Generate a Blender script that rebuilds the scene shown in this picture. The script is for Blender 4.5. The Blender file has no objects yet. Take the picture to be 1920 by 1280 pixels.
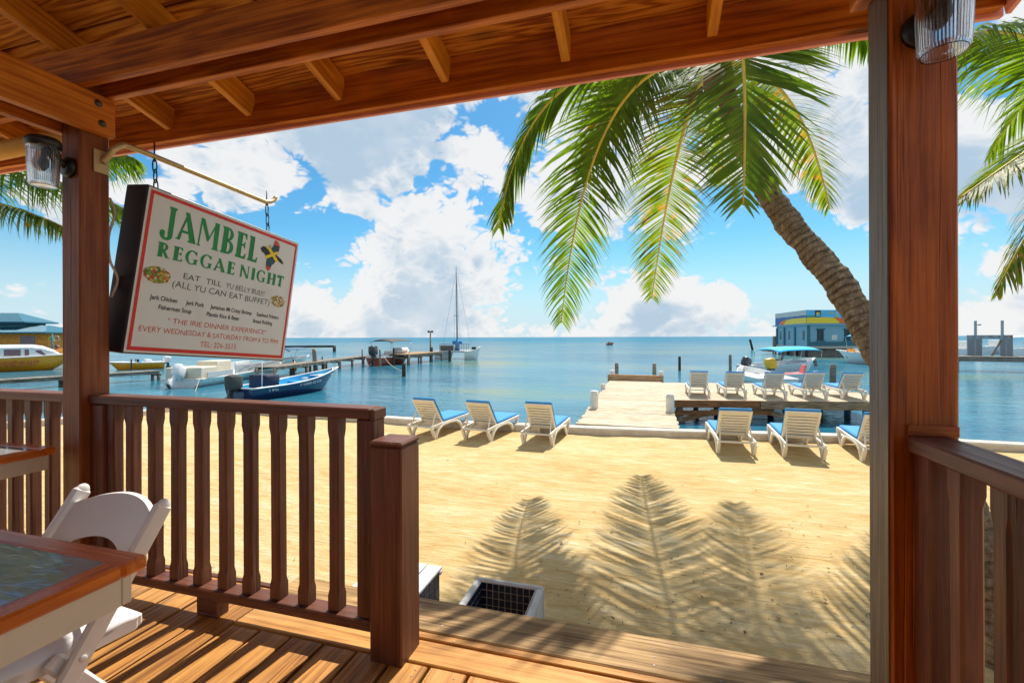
import bpy, bmesh, math, random
from mathutils import Vector, Matrix, noise

random.seed(7)
R = math.radians
SC = bpy.context.scene
COL = SC.collection

# ------------------------------------------------------------------ camera
# world axes follow the porch: +X along its front edge, +Y out to sea, sand at z = 0
TH = R(16.0); CT, ST = math.cos(TH), math.sin(TH)
FPX = 853.0            # focal length in photo pixels (1920 wide)
ZC = 2.05              # eye height above the sand
DK = 0.75              # deck height above the sand
ZW = -0.5              # water level
cam_d = bpy.data.cameras.new('camera')
cam = bpy.data.objects.new('camera', cam_d); COL.objects.link(cam)
cam_d.sensor_width = 36.0
cam_d.lens = 36.0 * FPX / 1920.0
cam_d.shift_y = -8.3 / 1920.0
cam_d.clip_start = 0.05; cam_d.clip_end = 9000
cam.matrix_world = Matrix.Translation((0, 0, ZC)) @ Matrix.Rotation(TH, 4, 'Z') @ Matrix.Rotation(R(90), 4, 'X') @ Matrix.Rotation(R(-0.18), 4, 'Z')
SC.camera = cam

# ------------------------------------------------------------------ light
SUN_EL = R(57)
sun_h = Vector((0.105, 0.994))
sun_dir = Vector((sun_h.x * math.cos(SUN_EL), sun_h.y * math.cos(SUN_EL), math.sin(SUN_EL)))
sd = bpy.data.lights.new('sun', 'SUN'); sd.energy = 4.4; sd.angle = R(0.55); sd.color = (1.0, 0.93, 0.82)
so = bpy.data.objects.new('sun', sd); COL.objects.link(so)
so.rotation_euler = sun_dir.to_track_quat('Z', 'Y').to_euler(); so.location = (0, 0, 30)

W = bpy.data.worlds.new('World'); SC.world = W; W.use_nodes = True
def build_world():
    nt = W.node_tree; N = nt.nodes; L = nt.links; N.clear()
    def nd(t, **k):
        n = N.new(t)
        for a, v in k.items(): setattr(n, a, v)
        return n
    def M(op, a=None, b=None, c=None, clamp=False):
        n = nd('ShaderNodeMath', operation=op, use_clamp=clamp)
        for i, v in enumerate((a, b, c)):
            if v is None: continue
            if isinstance(v, (int, float)): n.inputs[i].default_value = v
            else: L.new(v, n.inputs[i])
        return n.outputs[0]
    out = nd('ShaderNodeOutputWorld')
    sky = nd('ShaderNodeTexSky', sky_type='NISHITA', sun_disc=False)
    sky.sun_elevation = SUN_EL; sky.sun_rotation = math.atan2(sun_h.x, sun_h.y)
    sky.air_density = 1.0; sky.dust_density = 0.5; sky.ozone_density = 3.0
    tc = nd('ShaderNodeTexCoord'); sep = nd('ShaderNodeSeparateXYZ'); L.new(tc.outputs['Generated'], sep.inputs[0])
    z = M('MAXIMUM', sep.outputs[2], 0.0)
    tint = nd('ShaderNodeMix', data_type='RGBA', blend_type='MULTIPLY'); tint.inputs[0].default_value = 1.0
    L.new(sky.outputs[0], tint.inputs[6]); tint.inputs[7].default_value = (0.70, 1.0, 1.02, 1)
    hs = nd('ShaderNodeHueSaturation'); hs.inputs['Saturation'].default_value = 1.15
    L.new(tint.outputs[2], hs.inputs['Color'])
    bg = nd('ShaderNodeBackground'); bg.inputs[1].default_value = 0.09
    hz = nd('ShaderNodeMix', data_type='RGBA')          # pale air low over the sea
    mr0 = nd('ShaderNodeMapRange', interpolation_type='SMOOTHSTEP'); mr0.inputs[1].default_value = 0.0; mr0.inputs[2].default_value = 0.22; mr0.inputs[3].default_value = 0.92; mr0.inputs[4].default_value = 0.0
    L.new(z, mr0.inputs[0]); L.new(mr0.outputs[0], hz.inputs[0]); L.new(hs.outputs[0], hz.inputs[6]); hz.inputs[7].default_value = (4.7, 5.9, 6.7, 1)
    L.new(hz.outputs[2], bg.inputs[0])
    cmb = nd('ShaderNodeCombineXYZ')
    L.new(sep.outputs[0], cmb.inputs[0]); L.new(sep.outputs[1], cmb.inputs[1]); L.new(M('MULTIPLY', z, 1.45), cmb.inputs[2])
    def fbm(vec, scale, detail=9, rough=0.58, dist=0.0, off=(0, 0, 0)):
        mp = nd('ShaderNodeMapping'); mp.inputs['Location'].default_value = off; L.new(vec, mp.inputs[0])
        n = nd('ShaderNodeTexNoise'); n.inputs['Scale'].default_value = scale; n.inputs['Detail'].default_value = detail
        n.inputs['Roughness'].default_value = rough; n.inputs['Distortion'].default_value = dist
        L.new(mp.outputs[0], n.inputs['Vector']); return n.outputs['Fac']
    def bump(d, k):     # soft lobe of cloud cover around a direction of the sky
        v = nd('ShaderNodeVectorMath', operation='DOT_PRODUCT'); L.new(tc.outputs['Generated'], v.inputs[0])
        v.inputs[1].default_value = Vector(d).normalized()
        return M('POWER', M('MAXIMUM', v.outputs['Value'], 0.0), k)
    def cdir(u, v):
        X, Y, Z = (u - 960) / FPX, 1.0, (632 - v) / FPX
        return (X * CT - Y * ST, X * ST + Y * CT, Z)
    def billow(off):             # rounded heads with creases between them
        mp = nd('ShaderNodeMapping'); mp.inputs['Location'].default_value = off; L.new(cmb.outputs[0], mp.inputs[0])
        wn = nd('ShaderNodeTexNoise'); wn.inputs['Scale'].default_value = 11.0; wn.inputs['Detail'].default_value = 2; L.new(mp.outputs[0], wn.inputs['Vector'])
        ad = nd('ShaderNodeMix', data_type='RGBA', blend_type='LINEAR_LIGHT'); ad.inputs[0].default_value = 0.03; L.new(mp.outputs[0], ad.inputs[6]); L.new(wn.outputs['Color'], ad.inputs[7])
        tot = None
        for sc_, w_ in ((8.0, 1.0), (17.0, 0.60), (36.0, 0.42), (75.0, 0.28)):
            n = nd('ShaderNodeTexNoise'); n.inputs['Scale'].default_value = sc_; n.inputs['Detail'].default_value = 0; L.new(ad.outputs[2], n.inputs['Vector'])
            k = M('MULTIPLY', M('ABSOLUTE', M('SUBTRACT', n.outputs['Fac'], 0.5)), 2.0 * w_)
            tot = k if tot is None else M('ADD', tot, k)
        return tot
    OFF = (3.1, 1.7, 0.4)
    def dens(o):
        f = fbm(cmb.outputs[0], 3.1, 4, 0.5, 0.2, o)
        return M('ADD', M('SUBTRACT', f, 0.025), M('MULTIPLY', billow(o), 0.22))
    d0 = dens(OFF)
    d1 = dens((OFF[0] - 0.006, OFF[1] + 0.012, OFF[2] + 0.075))
    bias = M('MULTIPLY', bump(cdir(740, 270), 30), 0.115)
    for (u_, v_, k_, w_) in ((470, 260, 110, 0.09), (760, 480, 130, 0.07), (1595, 320, 190, 0.14), (1200, 570, 120, 0.05), (1150, 220, 90, 0.08), (925, 400, 330, -0.13), (560, 400, 420, -0.10), (60, 450, 60, -0.12), (1470, 440, 260, -0.10), (1010, 470, 300, -0.06)):
        bias = M('ADD', bias, M('MULTIPLY', bump(cdir(u_, v_), k_), w_))
    hor = M('MULTIPLY', M('SUBTRACT', 1.0, M('MULTIPLY', z, 5.0), None, True), 0.06)
    bias = M('ADD', bias, hor)
    def cover(d, lo, hi):
        mr = nd('ShaderNodeMapRange', interpolation_type='SMOOTHSTEP'); mr.inputs[1].default_value = lo; mr.inputs[2].default_value = hi
        L.new(M('ADD', d, bias), mr.inputs[0]); return mr.outputs[0]
    cov = cover(d0, 0.545, 0.605)
    # thickness towards the sun decides how grey a puff is
    thick = cover(d1, 0.60, 0.80)
    fine = fbm(cmb.outputs[0], 8.0, 5, 0.6, 0.0, (9, 2, 1))
    sh = M('MULTIPLY', thick, M('ADD', M('MULTIPLY', fine, 1.5), 0.10), None, True)
    ramp = nd('ShaderNodeValToRGB'); e = ramp.color_ramp.elements
    e[0].position = 0.0; e[0].color = (1.0, 1.0, 1.0, 1); e[1].position = 1.0; e[1].color = (0.52, 0.67, 0.82, 1)
    L.new(sh, ramp.inputs[0])
    cb = nd('ShaderNodeBackground'); cb.inputs[1].default_value = 0.60; L.new(ramp.outputs[0], cb.inputs[0])
    # pale band of distance just over the sea
    mix = nd('ShaderNodeMixShader'); L.new(M('MULTIPLY', cov, 0.96), mix.inputs[0]); L.new(bg.outputs[0], mix.inputs[1]); L.new(cb.outputs[0], mix.inputs[2])
    L.new(mix.outputs[0], out.inputs[0])
build_world()
W.cycles.sampling_method = 'MANUAL'; W.cycles.sample_map_resolution = 512
vs = SC.view_settings
vs.view_transform = 'Standard'; vs.look = 'None'; vs.gamma = 1.0; vs.use_curve_mapping = False; vs.exposure = 0.6
SC.cycles.use_denoising = True; SC.cycles.use_adaptive_sampling = True; SC.cycles.adaptive_threshold = 0.02
SC.cycles.max_bounces = 8; SC.cycles.diffuse_bounces = 5; SC.cycles.glossy_bounces = 4; SC.cycles.transmission_bounces = 8; SC.cycles.transparent_max_bounces = 12
SC.cycles.caustics_reflective = False; SC.cycles.caustics_refractive = False

# ------------------------------------------------------------------ geometry helpers
def hor_v(u): return 631.7 - 0.0032 * (u - 960)
def at(u, v, z=0.0):                   # where the sight line through a photo pixel meets the level z
    Y = (ZC - z) * FPX / (v - hor_v(u)); X = (u - 960) / FPX * Y
    return Vector((X * CT - Y * ST, X * ST + Y * CT, z))
def atd(u, v, Y):                      # the point on that sight line at depth Y
    X = (u - 960) / FPX * Y
    return Vector((X * CT - Y * ST, X * ST + Y * CT, ZC - (v - hor_v(u)) / FPX * Y))
def fwd(X, Y, Z): return Vector((X * CT - Y * ST, X * ST + Y * CT, Z))

WM = {}                                 # world matrix of each object we place
def _link(o, parent, mw):
    COL.objects.link(o)
    WM[o.name] = mw.copy()
    if parent is not None:
        o.parent = parent
        o.matrix_local = WM[parent.name].inverted() @ mw
    else:
        o.matrix_world = mw
    return o
def tag(o, label, cat=None, group=None, kind=None):
    if label: o['label'] = label
    if cat: o['category'] = cat
    if group: o['group'] = group
    if kind: o['kind'] = kind
    return o
def root(name, loc=(0, 0, 0), rotz=0.0, label=None, cat=None, group=None, mw=None):
    o = bpy.data.objects.new(name, None); o.empty_display_size = 0.1
    m = mw if mw is not None else Matrix.Translation(Vector(loc)) @ Matrix.Rotation(rotz, 4, 'Z')
    _link(o, None, m); return tag(o, label, cat, group)
def mesh_obj(name, verts, faces, m, parent=None, mw=None, smooth=False):
    me = bpy.data.meshes.new(name); me.from_pydata([tuple(v) for v in verts], [], faces); me.update()
    if m: me.materials.append(m)
    if smooth:
        for p in me.polygons: p.use_smooth = True
    return _link(bpy.data.objects.new(name, me), parent, mw if mw is not None else (WM[parent.name] if parent else Matrix.Identity(4)))
def bm_obj(name, bm, m, parent=None, mw=None, smooth=False):
    me = bpy.data.meshes.new(name); bm.to_mesh(me); bm.free()
    for x in (m if isinstance(m, (list, tuple)) else [m]): me.materials.append(x)
    if smooth:
        for p in me.polygons: p.use_smooth = True
    return _link(bpy.data.objects.new(name, me), parent, mw if mw is not None else (WM[parent.name] if parent else Matrix.Identity(4)))
_BOX = {}
def box_mesh(lx, ly, lz, m, bev):
    key = (round(lx, 3), round(ly, 3), round(lz, 3), m.name, round(bev, 4))
    if key not in _BOX:
        bm = bmesh.new(); bmesh.ops.create_cube(bm, size=1.0)
        for v in bm.verts: v.co = Vector((v.co.x * lx, v.co.y * ly, v.co.z * lz))
        if bev > 0: bmesh.ops.bevel(bm, geom=bm.edges[:], offset=bev, segments=1, affect='EDGES')
        me = bpy.data.meshes.new('box'); bm.to_mesh(me); bm.free(); me.materials.append(m); _BOX[key] = me
    return _BOX[key]
def member(name, a, b, w, h, m, parent=None, up=(0, 0, 1), bev=0.004, base=None):
    """a beam from a to b: local X along it, w wide, h tall; its centre line runs a-b. base = frame the points are given in"""
    a, b = Vector(a), Vector(b); x = (b - a); Ln = x.length; x.normalize()
    up = Vector(up); y = up.cross(x)
    if y.length < 1e-5: y = Vector((0, 1, 0)).cross(x)
    y.normalize(); z = x.cross(y)
    mw = Matrix(((x.x, y.x, z.x, 0), (x.y, y.y, z.y, 0), (x.z, y.z, z.z, 0), (0, 0, 0, 1)))
    mw = Matrix.Translation((a + b) / 2) @ mw
    if base is not None: mw = base @ mw
    return _link(bpy.data.objects.new(name, box_mesh(Ln, w, h, m, min(bev, w / 3, h / 3))), parent, mw)
def block(name, x0, x1, y0, y1, z0, z1, m, parent=None, bev=0.004, base=None, rx=True):
    """an axis-aligned box whose longest side is its local X (so that grain follows it)"""
    c = Vector(((x0 + x1) / 2, (y0 + y1) / 2, (z0 + z1) / 2)); d = Vector((x1 - x0, y1 - y0, z1 - z0))
    if d.z >= d.x and d.z >= d.y: a, b, w, h, up = c - Vector((0, 0, d.z / 2)), c + Vector((0, 0, d.z / 2)), d.y, d.x, (1, 0, 0)
    elif d.y >= d.x: a, b, w, h, up = c - Vector((0, d.y / 2, 0)), c + Vector((0, d.y / 2, 0)), d.x, d.z, (0, 0, 1)
    else: a, b, w, h, up = c - Vector((d.x / 2, 0, 0)), c + Vector((d.x / 2, 0, 0)), d.y, d.z, (0, 0, 1)
    return member(name, a, b, w, h, m, parent, up, bev, base)
def tube_bm(bm, pts, radii, sides=10, cap=True):
    pts = [Vector(p) for p in pts]; n = len(pts)
    if isinstance(radii, (int, float)): radii = [radii] * n
    rings = []; ref = Vector((0.13, 0.2, 0.97))
    for i, p in enumerate(pts):
        t = (pts[min(i + 1, n - 1)] - pts[max(i - 1, 0)]).normalized()
        if abs(t.dot(ref)) > 0.97: ref = Vector((1, 0.1, 0))
        s = t.cross(ref).normalized(); u = s.cross(t).normalized(); ref = u
        rings.append([bm.verts.new(p + (s * math.cos(2 * math.pi * k / sides) + u * math.sin(2 * math.pi * k / sides)) * radii[i]) for k in range(sides)])
    for i in range(n - 1):
        for k in range(sides):
            bm.faces.new((rings[i][k], rings[i][(k + 1) % sides], rings[i + 1][(k + 1) % sides], rings[i + 1][k]))
    if cap and sides > 2:
        try: bm.faces.new(rings[0][::-1]); bm.faces.new(rings[-1])
        except ValueError: pass
    return bm
def tube(name, pts, radii, m, parent=None, sides=10, mw=None, smooth=True):
    return bm_obj(name, tube_bm(bmesh.new(), pts, radii, sides), m, parent, mw, smooth)
def bez(a, c, b, n):
    a, b, c = Vector(a), Vector(b), Vector(c)
    return [a * (1 - t) ** 2 + c * 2 * t * (1 - t) + b * t * t for t in [i / n for i in range(n + 1)]]
def smoothpath(pts, n):                 # Catmull-Rom through points
    pts = [Vector(p) for p in pts]; out = []
    P = [pts[0] * 2 - pts[1]] + pts + [pts[-1] * 2 - pts[-2]]
    for i in range(1, len(P) - 2):
        for k in range(n):
            t = k / n
            out.append(0.5 * ((2 * P[i]) + (P[i + 1] - P[i - 1]) * t + (2 * P[i - 1] - 5 * P[i] + 4 * P[i + 1] - P[i + 2]) * t * t + (3 * P[i] - P[i - 1] - 3 * P[i + 1] + P[i + 2]) * t ** 3))
    out.append(pts[-1]); return out
def lathe_bm(bm, prof, sides=24, M4=None):
    rings = []
    for r, z in prof:
        ring = []
        for k in range(sides):
            v = Vector((r * math.cos(2 * math.pi * k / sides), r * math.sin(2 * math.pi * k / sides), z))
            ring.append(bm.verts.new(M4 @ v if M4 else v))
        rings.append(ring)
    for i in range(len(rings) - 1):
        for k in range(sides):
            bm.faces.new((rings[i][k], rings[i][(k + 1) % sides], rings[i + 1][(k + 1) % sides], rings[i + 1][k]))
    bm.faces.new(rings[0][::-1]); bm.faces.new(rings[-1]); return bm
def copy_tree(o, mw):
    """copy a thing with its parts and sub-parts to a new place"""
    r = o.copy(); COL.objects.link(r); r.matrix_world = mw; WM[r.name] = mw.copy()
    def rec(src, dst):
        for ch in src.children:
            c = ch.copy(); COL.objects.link(c); c.parent = dst; WM[c.name] = WM[dst.name] @ ch.matrix_basis
            rec(ch, c)
    rec(o, r); return r

# ------------------------------------------------------------------ materials
class NT:
    def __init__(s, name):
        s.m = bpy.data.materials.new(name); s.m.use_nodes = True; s.t = s.m.node_tree; s.N = s.t.nodes; s.L = s.t.links
        s.b = s.N['Principled BSDF']; s.out = s.N['Material Output']
    def nd(s, t, **k):
        n = s.N.new(t)
        for a, v in k.items(): setattr(n, a, v)
        return n
    def setv(s, sock, v):
        if v is None: return
        if isinstance(v, bpy.types.NodeSocket): s.L.new(v, sock)
        elif isinstance(v, (tuple, list)) and len(v) == 3 and sock.type == 'RGBA': sock.default_value = (*v, 1)
        else: sock.default_value = v
    def math(s, op, a, b=None, clamp=False):
        n = s.nd('ShaderNodeMath', operation=op, use_clamp=clamp); s.setv(n.inputs[0], a); s.setv(n.inputs[1], b); return n.outputs[0]
    def coord(s, kind='Object', scale=(1, 1, 1), rnd=True, loc=(0, 0, 0)):
        tc = s.nd('ShaderNodeTexCoord'); v = tc.outputs[kind]
        if rnd:
            oi = s.nd('ShaderNodeObjectInfo'); a = s.nd('ShaderNodeVectorMath', operation='ADD')
            k = s.math('MULTIPLY', oi.outputs['Random'], 37.0); s.L.new(v, a.inputs[0]); s.L.new(k, a.inputs[1]); v = a.outputs[0]
        mp = s.nd('ShaderNodeMapping'); mp.inputs['Scale'].default_value = scale; mp.inputs['Location'].default_value = loc
        s.L.new(v, mp.inputs[0]); return mp.outputs[0]
    def noise(s, vec, scale=1.0, detail=4, rough=0.5, dist=0.0):
        n = s.nd('ShaderNodeTexNoise'); s.L.new(vec, n.inputs['Vector'])
        for k, v in (('Scale', scale), ('Detail', detail), ('Roughness', rough), ('Distortion', dist)): n.inputs[k].default_value = v
        return n.outputs['Fac']
    def ramp(s, fac, stops, interp='LINEAR'):
        n = s.nd('ShaderNodeValToRGB'); n.color_ramp.interpolation = interp; e = n.color_ramp.elements
        while len(e) < len(stops): e.new(0.5)
        for i, (p, c) in enumerate(stops): e[i].position = p; e[i].color = (*c, 1)
        s.L.new(fac, n.inputs[0]); return n.outputs[0]
    def mix(s, fac, a, b, mode='MIX'):
        n = s.nd('ShaderNodeMix', data_type='RGBA', blend_type=mode)
        s.setv(n.inputs[0], fac); s.setv(n.inputs[6], a); s.setv(n.inputs[7], b); return n.outputs[2]
    def rng(s, v, a, b, c=0.0, d=1.0):
        n = s.nd('ShaderNodeMapRange'); s.L.new(v, n.inputs[0])
        for i, x in enumerate((a, b, c, d)): n.inputs[i + 1].default_value = x
        return n.outputs[0]
    def bump(s, h, strength=0.3, dist=0.01, normal=None):
        n = s.nd('ShaderNodeBump'); n.inputs['Strength'].default_value = strength; n.inputs['Distance'].default_value = dist
        s.L.new(h, n.inputs['Height'])
        if normal is not None: s.L.new(normal, n.inputs['Normal'])
        s.L.new(n.outputs[0], s.b.inputs['Normal']); return n.outputs[0]
    def p(s, **k):
        for a, v in k.items(): s.setv(s.b.inputs[a.replace('_', ' ')], v)
        return s.m

def wood(name, dark, mid, light, rough=0.45, spec=0.4, knots=0.6, wear=0.0, grey=(0.3, 0.28, 0.26), bump=0.35, fig=1.0, coat=0.0, scale=1.0, ring=0.34):
    ringamt = ring
    t = NT(name)
    c = t.coord('Object', (0.55 * scale, 9 * scale, 9 * scale)); f = t.coord('Object', (2.2 * scale, 75 * scale, 75 * scale)); k = t.coord('Object', (1.1 * scale, 4.5 * scale, 4.5 * scale))
    big = t.noise(c, 1.0, 3, 0.5, 0.35)
    ring = t.math('SINE', t.math('MULTIPLY', big, 46.0 * fig))
    ring = t.rng(ring, -1, 1, 0.0, 1.0)
    fine = t.noise(f, 1.0, 3, 0.65, 0.1)
    g = t.math('ADD', t.math('MULTIPLY', ring, ringamt), t.math('MULTIPLY', fine, 0.62 + (0.34 - ringamt) * 0.9))
    oi = t.nd('ShaderNodeObjectInfo')
    g = t.math('ADD', g, t.math('MULTIPLY', t.math('SUBTRACT', oi.outputs['Random'], 0.5), 0.22))
    col = t.ramp(g, [(0.22, dark), (0.48, mid), (0.80, light)])
    vo = t.nd('ShaderNodeTexVoronoi'); t.L.new(k, vo.inputs['Vector']); vo.inputs['Scale'].default_value = 1.0
    kn = t.rng(vo.outputs['Distance'], 0.085, 0.16, 1.0, 0.0)
    col = t.mix(t.math('MULTIPLY', kn, knots, True), col, tuple(x * 0.22 for x in dark))
    if wear > 0:
        w = t.rng(t.noise(t.coord('Object', (0.9, 6, 6)), 1.0, 6, 0.65), 0.62 - 0.25 * wear, 0.80 - 0.2 * wear, 0, min(1, 0.4 + wear))
        col = t.mix(w, col, grey)
    dirt = t.rng(t.noise(t.coord('Object', (3, 3, 3)), 1.0, 5, 0.6), 0.3, 0.75, 0.72, 1.12)
    col = t.mix(1.0, col, dirt, 'MULTIPLY')
    crack = t.rng(t.noise(t.coord('Object', (0.8, 55, 55)), 1.0, 2, 0.4), 0.30, 0.36, 0.0, 1.0)
    t.bump(t.math('ADD', t.math('MULTIPLY', fine, 0.6), crack), bump, 0.003)
    rg = t.rng(fine, 0.2, 0.8, rough + 0.12, rough - 0.10)
    return t.p(Base_Color=col, Roughness=rg, Specular_IOR_Level=spec, Coat_Weight=coat, Coat_Roughness=0.25)

def plain(name, col, rough=0.5, metal=0.0, var=0.10, scale=6.0, bump=0.0, bscale=60.0, spec=0.5, dirt=None, coat=0.0, trans=None):
    t = NT(name); c = t.coord('Object', (1, 1, 1))
    n = t.noise(c, scale, 5, 0.6)
    a = tuple(max(0, x * (1 - var)) for x in col); b = tuple(min(1, x * (1 + var)) for x in col)
    cc = t.ramp(n, [(0.3, a), (0.7, b)])
    if dirt:
        cc = t.mix(t.rng(t.noise(c, scale * 0.6, 8, 0.7), 0.52, 0.72, 0.0, dirt[1]), cc, dirt[0])
    if bump: t.bump(t.noise(c, bscale, 4, 0.6), bump, 0.004)
    t.p(Base_Color=cc, Roughness=t.rng(n, 0.3, 0.7, rough - 0.06, rough + 0.08), Metallic=metal, Specular_IOR_Level=spec, Coat_Weight=coat)
    return t.m

MAT = {}
MAT['beam'] = wood('roof_beam_wood', (0.24, 0.052, 0.004), (0.54, 0.150, 0.012), (0.72, 0.27, 0.028), 0.5, 0.3, 0.8, bump=0.4, ring=0.22)
MAT['rafter'] = wood('rafter_wood', (0.42, 0.13, 0.010), (0.70, 0.27, 0.022), (0.84, 0.40, 0.045), 0.5, 0.3, 0.7, bump=0.35, ring=0.24)
MAT['plank'] = wood('roof_plank_wood', (0.30, 0.070, 0.006), (0.66, 0.24, 0.026), (0.86, 0.45, 0.080), 0.55, 0.25, 0.5, bump=0.35, fig=1.5)
MAT['post'] = wood('post_wood', (0.12, 0.030, 0.007), (0.23, 0.062, 0.013), (0.34, 0.105, 0.026), 0.45, 0.35, 0.7, bump=0.8, ring=0.16, wear=0.03, grey=(0.22, 0.13, 0.08))
MAT['post2'] = wood('post_wood_orange', (0.20, 0.038, 0.003), (0.46, 0.110, 0.007), (0.60, 0.170, 0.014), 0.42, 0.35, 0.6, bump=0.8, ring=0.14)
MAT['rail'] = wood('rail_paint_brown', (0.085, 0.028, 0.015), (0.165, 0.056, 0.031), (0.245, 0.098, 0.060), 0.45, 0.4, 0.25, wear=0.10, grey=(0.24, 0.15, 0.10), bump=0.8, fig=0.6, ring=0.12)
MAT['postgrey'] = wood('post_wood_weathered_sky_sheen', (0.050, 0.030, 0.020), (0.125, 0.082, 0.058), (0.21, 0.155, 0.12), 0.45, 0.5, 0.5, wear=0.4, grey=(0.22, 0.105, 0.035), bump=0.9, ring=0.12)  # weathered grey, with grazing sky reflection painted into the tone
MAT['deck'] = wood('deck_board_wood', (0.19, 0.066, 0.013), (0.48, 0.215, 0.048), (0.66, 0.35, 0.10), 0.55, 0.3, 0.35, wear=0.22, grey=(0.33, 0.235, 0.14), bump=0.8, ring=0.2)
MAT['sill'] = wood('weathered_sill_wood', (0.20, 0.105, 0.036), (0.50, 0.31, 0.125), (0.66, 0.47, 0.24), 0.6, 0.3, 0.2, wear=0.25, grey=(0.38, 0.31, 0.21), bump=0.8, ring=0.15)
MAT['dock'] = wood('bleached_dock_wood', (0.42, 0.33, 0.22), (0.60, 0.50, 0.36), (0.68, 0.60, 0.47), 0.7, 0.2, 0.15, wear=0.15, grey=(0.55, 0.52, 0.47), bump=0.5)
MAT['dockbeam'] = wood('dock_beam_wood', (0.22, 0.12, 0.055), (0.42, 0.26, 0.13), (0.55, 0.38, 0.22), 0.65, 0.25, 0.4, wear=0.3, grey=(0.34, 0.30, 0.24), bump=0.6)
MAT['dockbrown'] = wood('dock_beam_brown', (0.18, 0.062, 0.020), (0.36, 0.135, 0.042), (0.48, 0.20, 0.075), 0.6, 0.3, 0.4, bump=0.6)
MAT['piling'] = wood('grey_piling_wood', (0.12, 0.10, 0.08), (0.26, 0.22, 0.18), (0.40, 0.36, 0.30), 0.75, 0.2, 0.2, bump=0.6)
MAT['pilingdark'] = wood('dark_piling_wood', (0.025, 0.024, 0.022), (0.055, 0.05, 0.042), (0.09, 0.08, 0.065), 0.7, 0.25, 0.2, bump=0.5)
MAT['tabletrim'] = wood('table_trim_orange', (0.50, 0.105, 0.010), (0.68, 0.165, 0.014), (0.76, 0.22, 0.026), 0.28, 0.5, 0.1, bump=0.15, coat=0.3)
MAT['fasciaout'] = plain('fascia_pink_paint', (0.78, 0.32, 0.27), 0.5)
MAT['roofsheet'] = plain('dark_roofing_felt', (0.03, 0.022, 0.018), 0.9)
MAT['roofmetal'] = plain('roof_sheet_red', (0.35, 0.09, 0.06), 0.5)
MAT['cream'] = plain('cream_paint', (0.66, 0.60, 0.47), 0.45, var=0.05)
MAT['white'] = plain('white_resin', (0.78, 0.76, 0.74), 0.35, var=0.03)
MAT['chairpad'] = plain('white_vinyl_pad', (0.72, 0.71, 0.74), 0.4, var=0.03)
MAT['lounger'] = plain('white_lounger_plastic', (0.78, 0.74, 0.64), 0.42, var=0.06, dirt=((0.55, 0.47, 0.33), 0.35))
MAT['mattress'] = plain('blue_canvas', (0.03, 0.26, 0.62), 0.75, var=0.08, bump=0.15, bscale=220)
MAT['concrete'] = plain('concrete_kerb', (0.56, 0.50, 0.42), 0.8, var=0.14, bump=0.3, bscale=40, dirt=((0.33, 0.27, 0.19), 0.5))
MAT['plaster'] = plain('grey_plaster', (0.50, 0.50, 0.49), 0.7, var=0.12, bump=0.4, bscale=30, dirt=((0.25, 0.22, 0.17), 0.5))
MAT['tile'] = plain('navy_tile', (0.008, 0.014, 0.045), 0.12, var=0.3, scale=3)
MAT['tiledirt'] = plain('sandy_tile', (0.10, 0.095, 0.085), 0.45, var=0.45, scale=14, dirt=((0.42, 0.34, 0.22), 0.8))
MAT['black'] = plain('black_metal', (0.012, 0.012, 0.013), 0.38, var=0.2)
MAT['signblack'] = plain('sign_box_black', (0.010, 0.010, 0.014), 0.45, var=0.2)
MAT['brass'] = plain('tarnished_brass_pipe', (0.50, 0.36, 0.17), 0.42, 0.55, var=0.18, scale=12)
MAT['steel'] = plain('galvanised_steel', (0.55, 0.55, 0.55), 0.35, 0.9)
MAT['bolt'] = plain('bolt_steel', (0.10, 0.08, 0.06), 0.45, 0.7)
MAT['navy'] = plain('navy_gelcoat', (0.012, 0.03, 0.10), 0.2, var=0.1, coat=0.5)
MAT['skyblue'] = plain('light_blue_gelcoat', (0.05, 0.42, 0.72), 0.35, var=0.06)
MAT['boatwhite'] = plain('white_gelcoat', (0.78, 0.78, 0.76), 0.25, var=0.04, coat=0.3, dirt=((0.5, 0.5, 0.45), 0.2))
MAT['boatgrey'] = plain('grey_panel', (0.48, 0.50, 0.51), 0.35, var=0.06)
MAT['yellow'] = plain('yellow_gelcoat', (0.95, 0.33, 0.005), 0.28, var=0.06, coat=0.3)
MAT['red'] = plain('red_gelcoat', (0.42, 0.09, 0.05), 0.3, var=0.08, coat=0.3)
MAT['canopyblue'] = plain('turquoise_canvas', (0.01, 0.46, 0.80), 0.7, var=0.05)
MAT['canopydark'] = plain('dark_grey_canvas', (0.06, 0.065, 0.06), 0.8, var=0.1)
MAT['canopynavy'] = plain('navy_canvas', (0.014, 0.022, 0.055), 0.75, var=0.2)
MAT['engine'] = plain('dark_engine_cowl', (0.03, 0.034, 0.04), 0.3, var=0.1, coat=0.3)
MAT['enginewhite'] = plain('white_engine_cowl', (0.75, 0.76, 0.76), 0.25, var=0.05, coat=0.3)
MAT['engineyellow'] = plain('yellow_engine_cowl', (0.62, 0.40, 0.02), 0.3, var=0.1)
MAT['pink'] = plain('coral_vinyl', (0.75, 0.16, 0.16), 0.5, var=0.05)
MAT['housewood'] = wood('house_board_wood', (0.62, 0.19, 0.018), (0.84, 0.30, 0.030), (0.90, 0.38, 0.060), 0.55, 0.3, 0.2, bump=0.3)
MAT['roofblue'] = plain('blue_roof_metal', (0.014, 0.13, 0.20), 0.45, 0.1, var=0.08)
MAT['stucco'] = plain('blue_grey_stucco', (0.22, 0.42, 0.52), 0.8, var=0.06, bump=0.2, bscale=30)
MAT['stuccodark'] = plain('dark_teal_trim', (0.04, 0.16, 0.21), 0.7, var=0.08)
MAT['bandblue'] = plain('banner_deep_blue', (0.01, 0.10, 0.32), 0.5)
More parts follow.
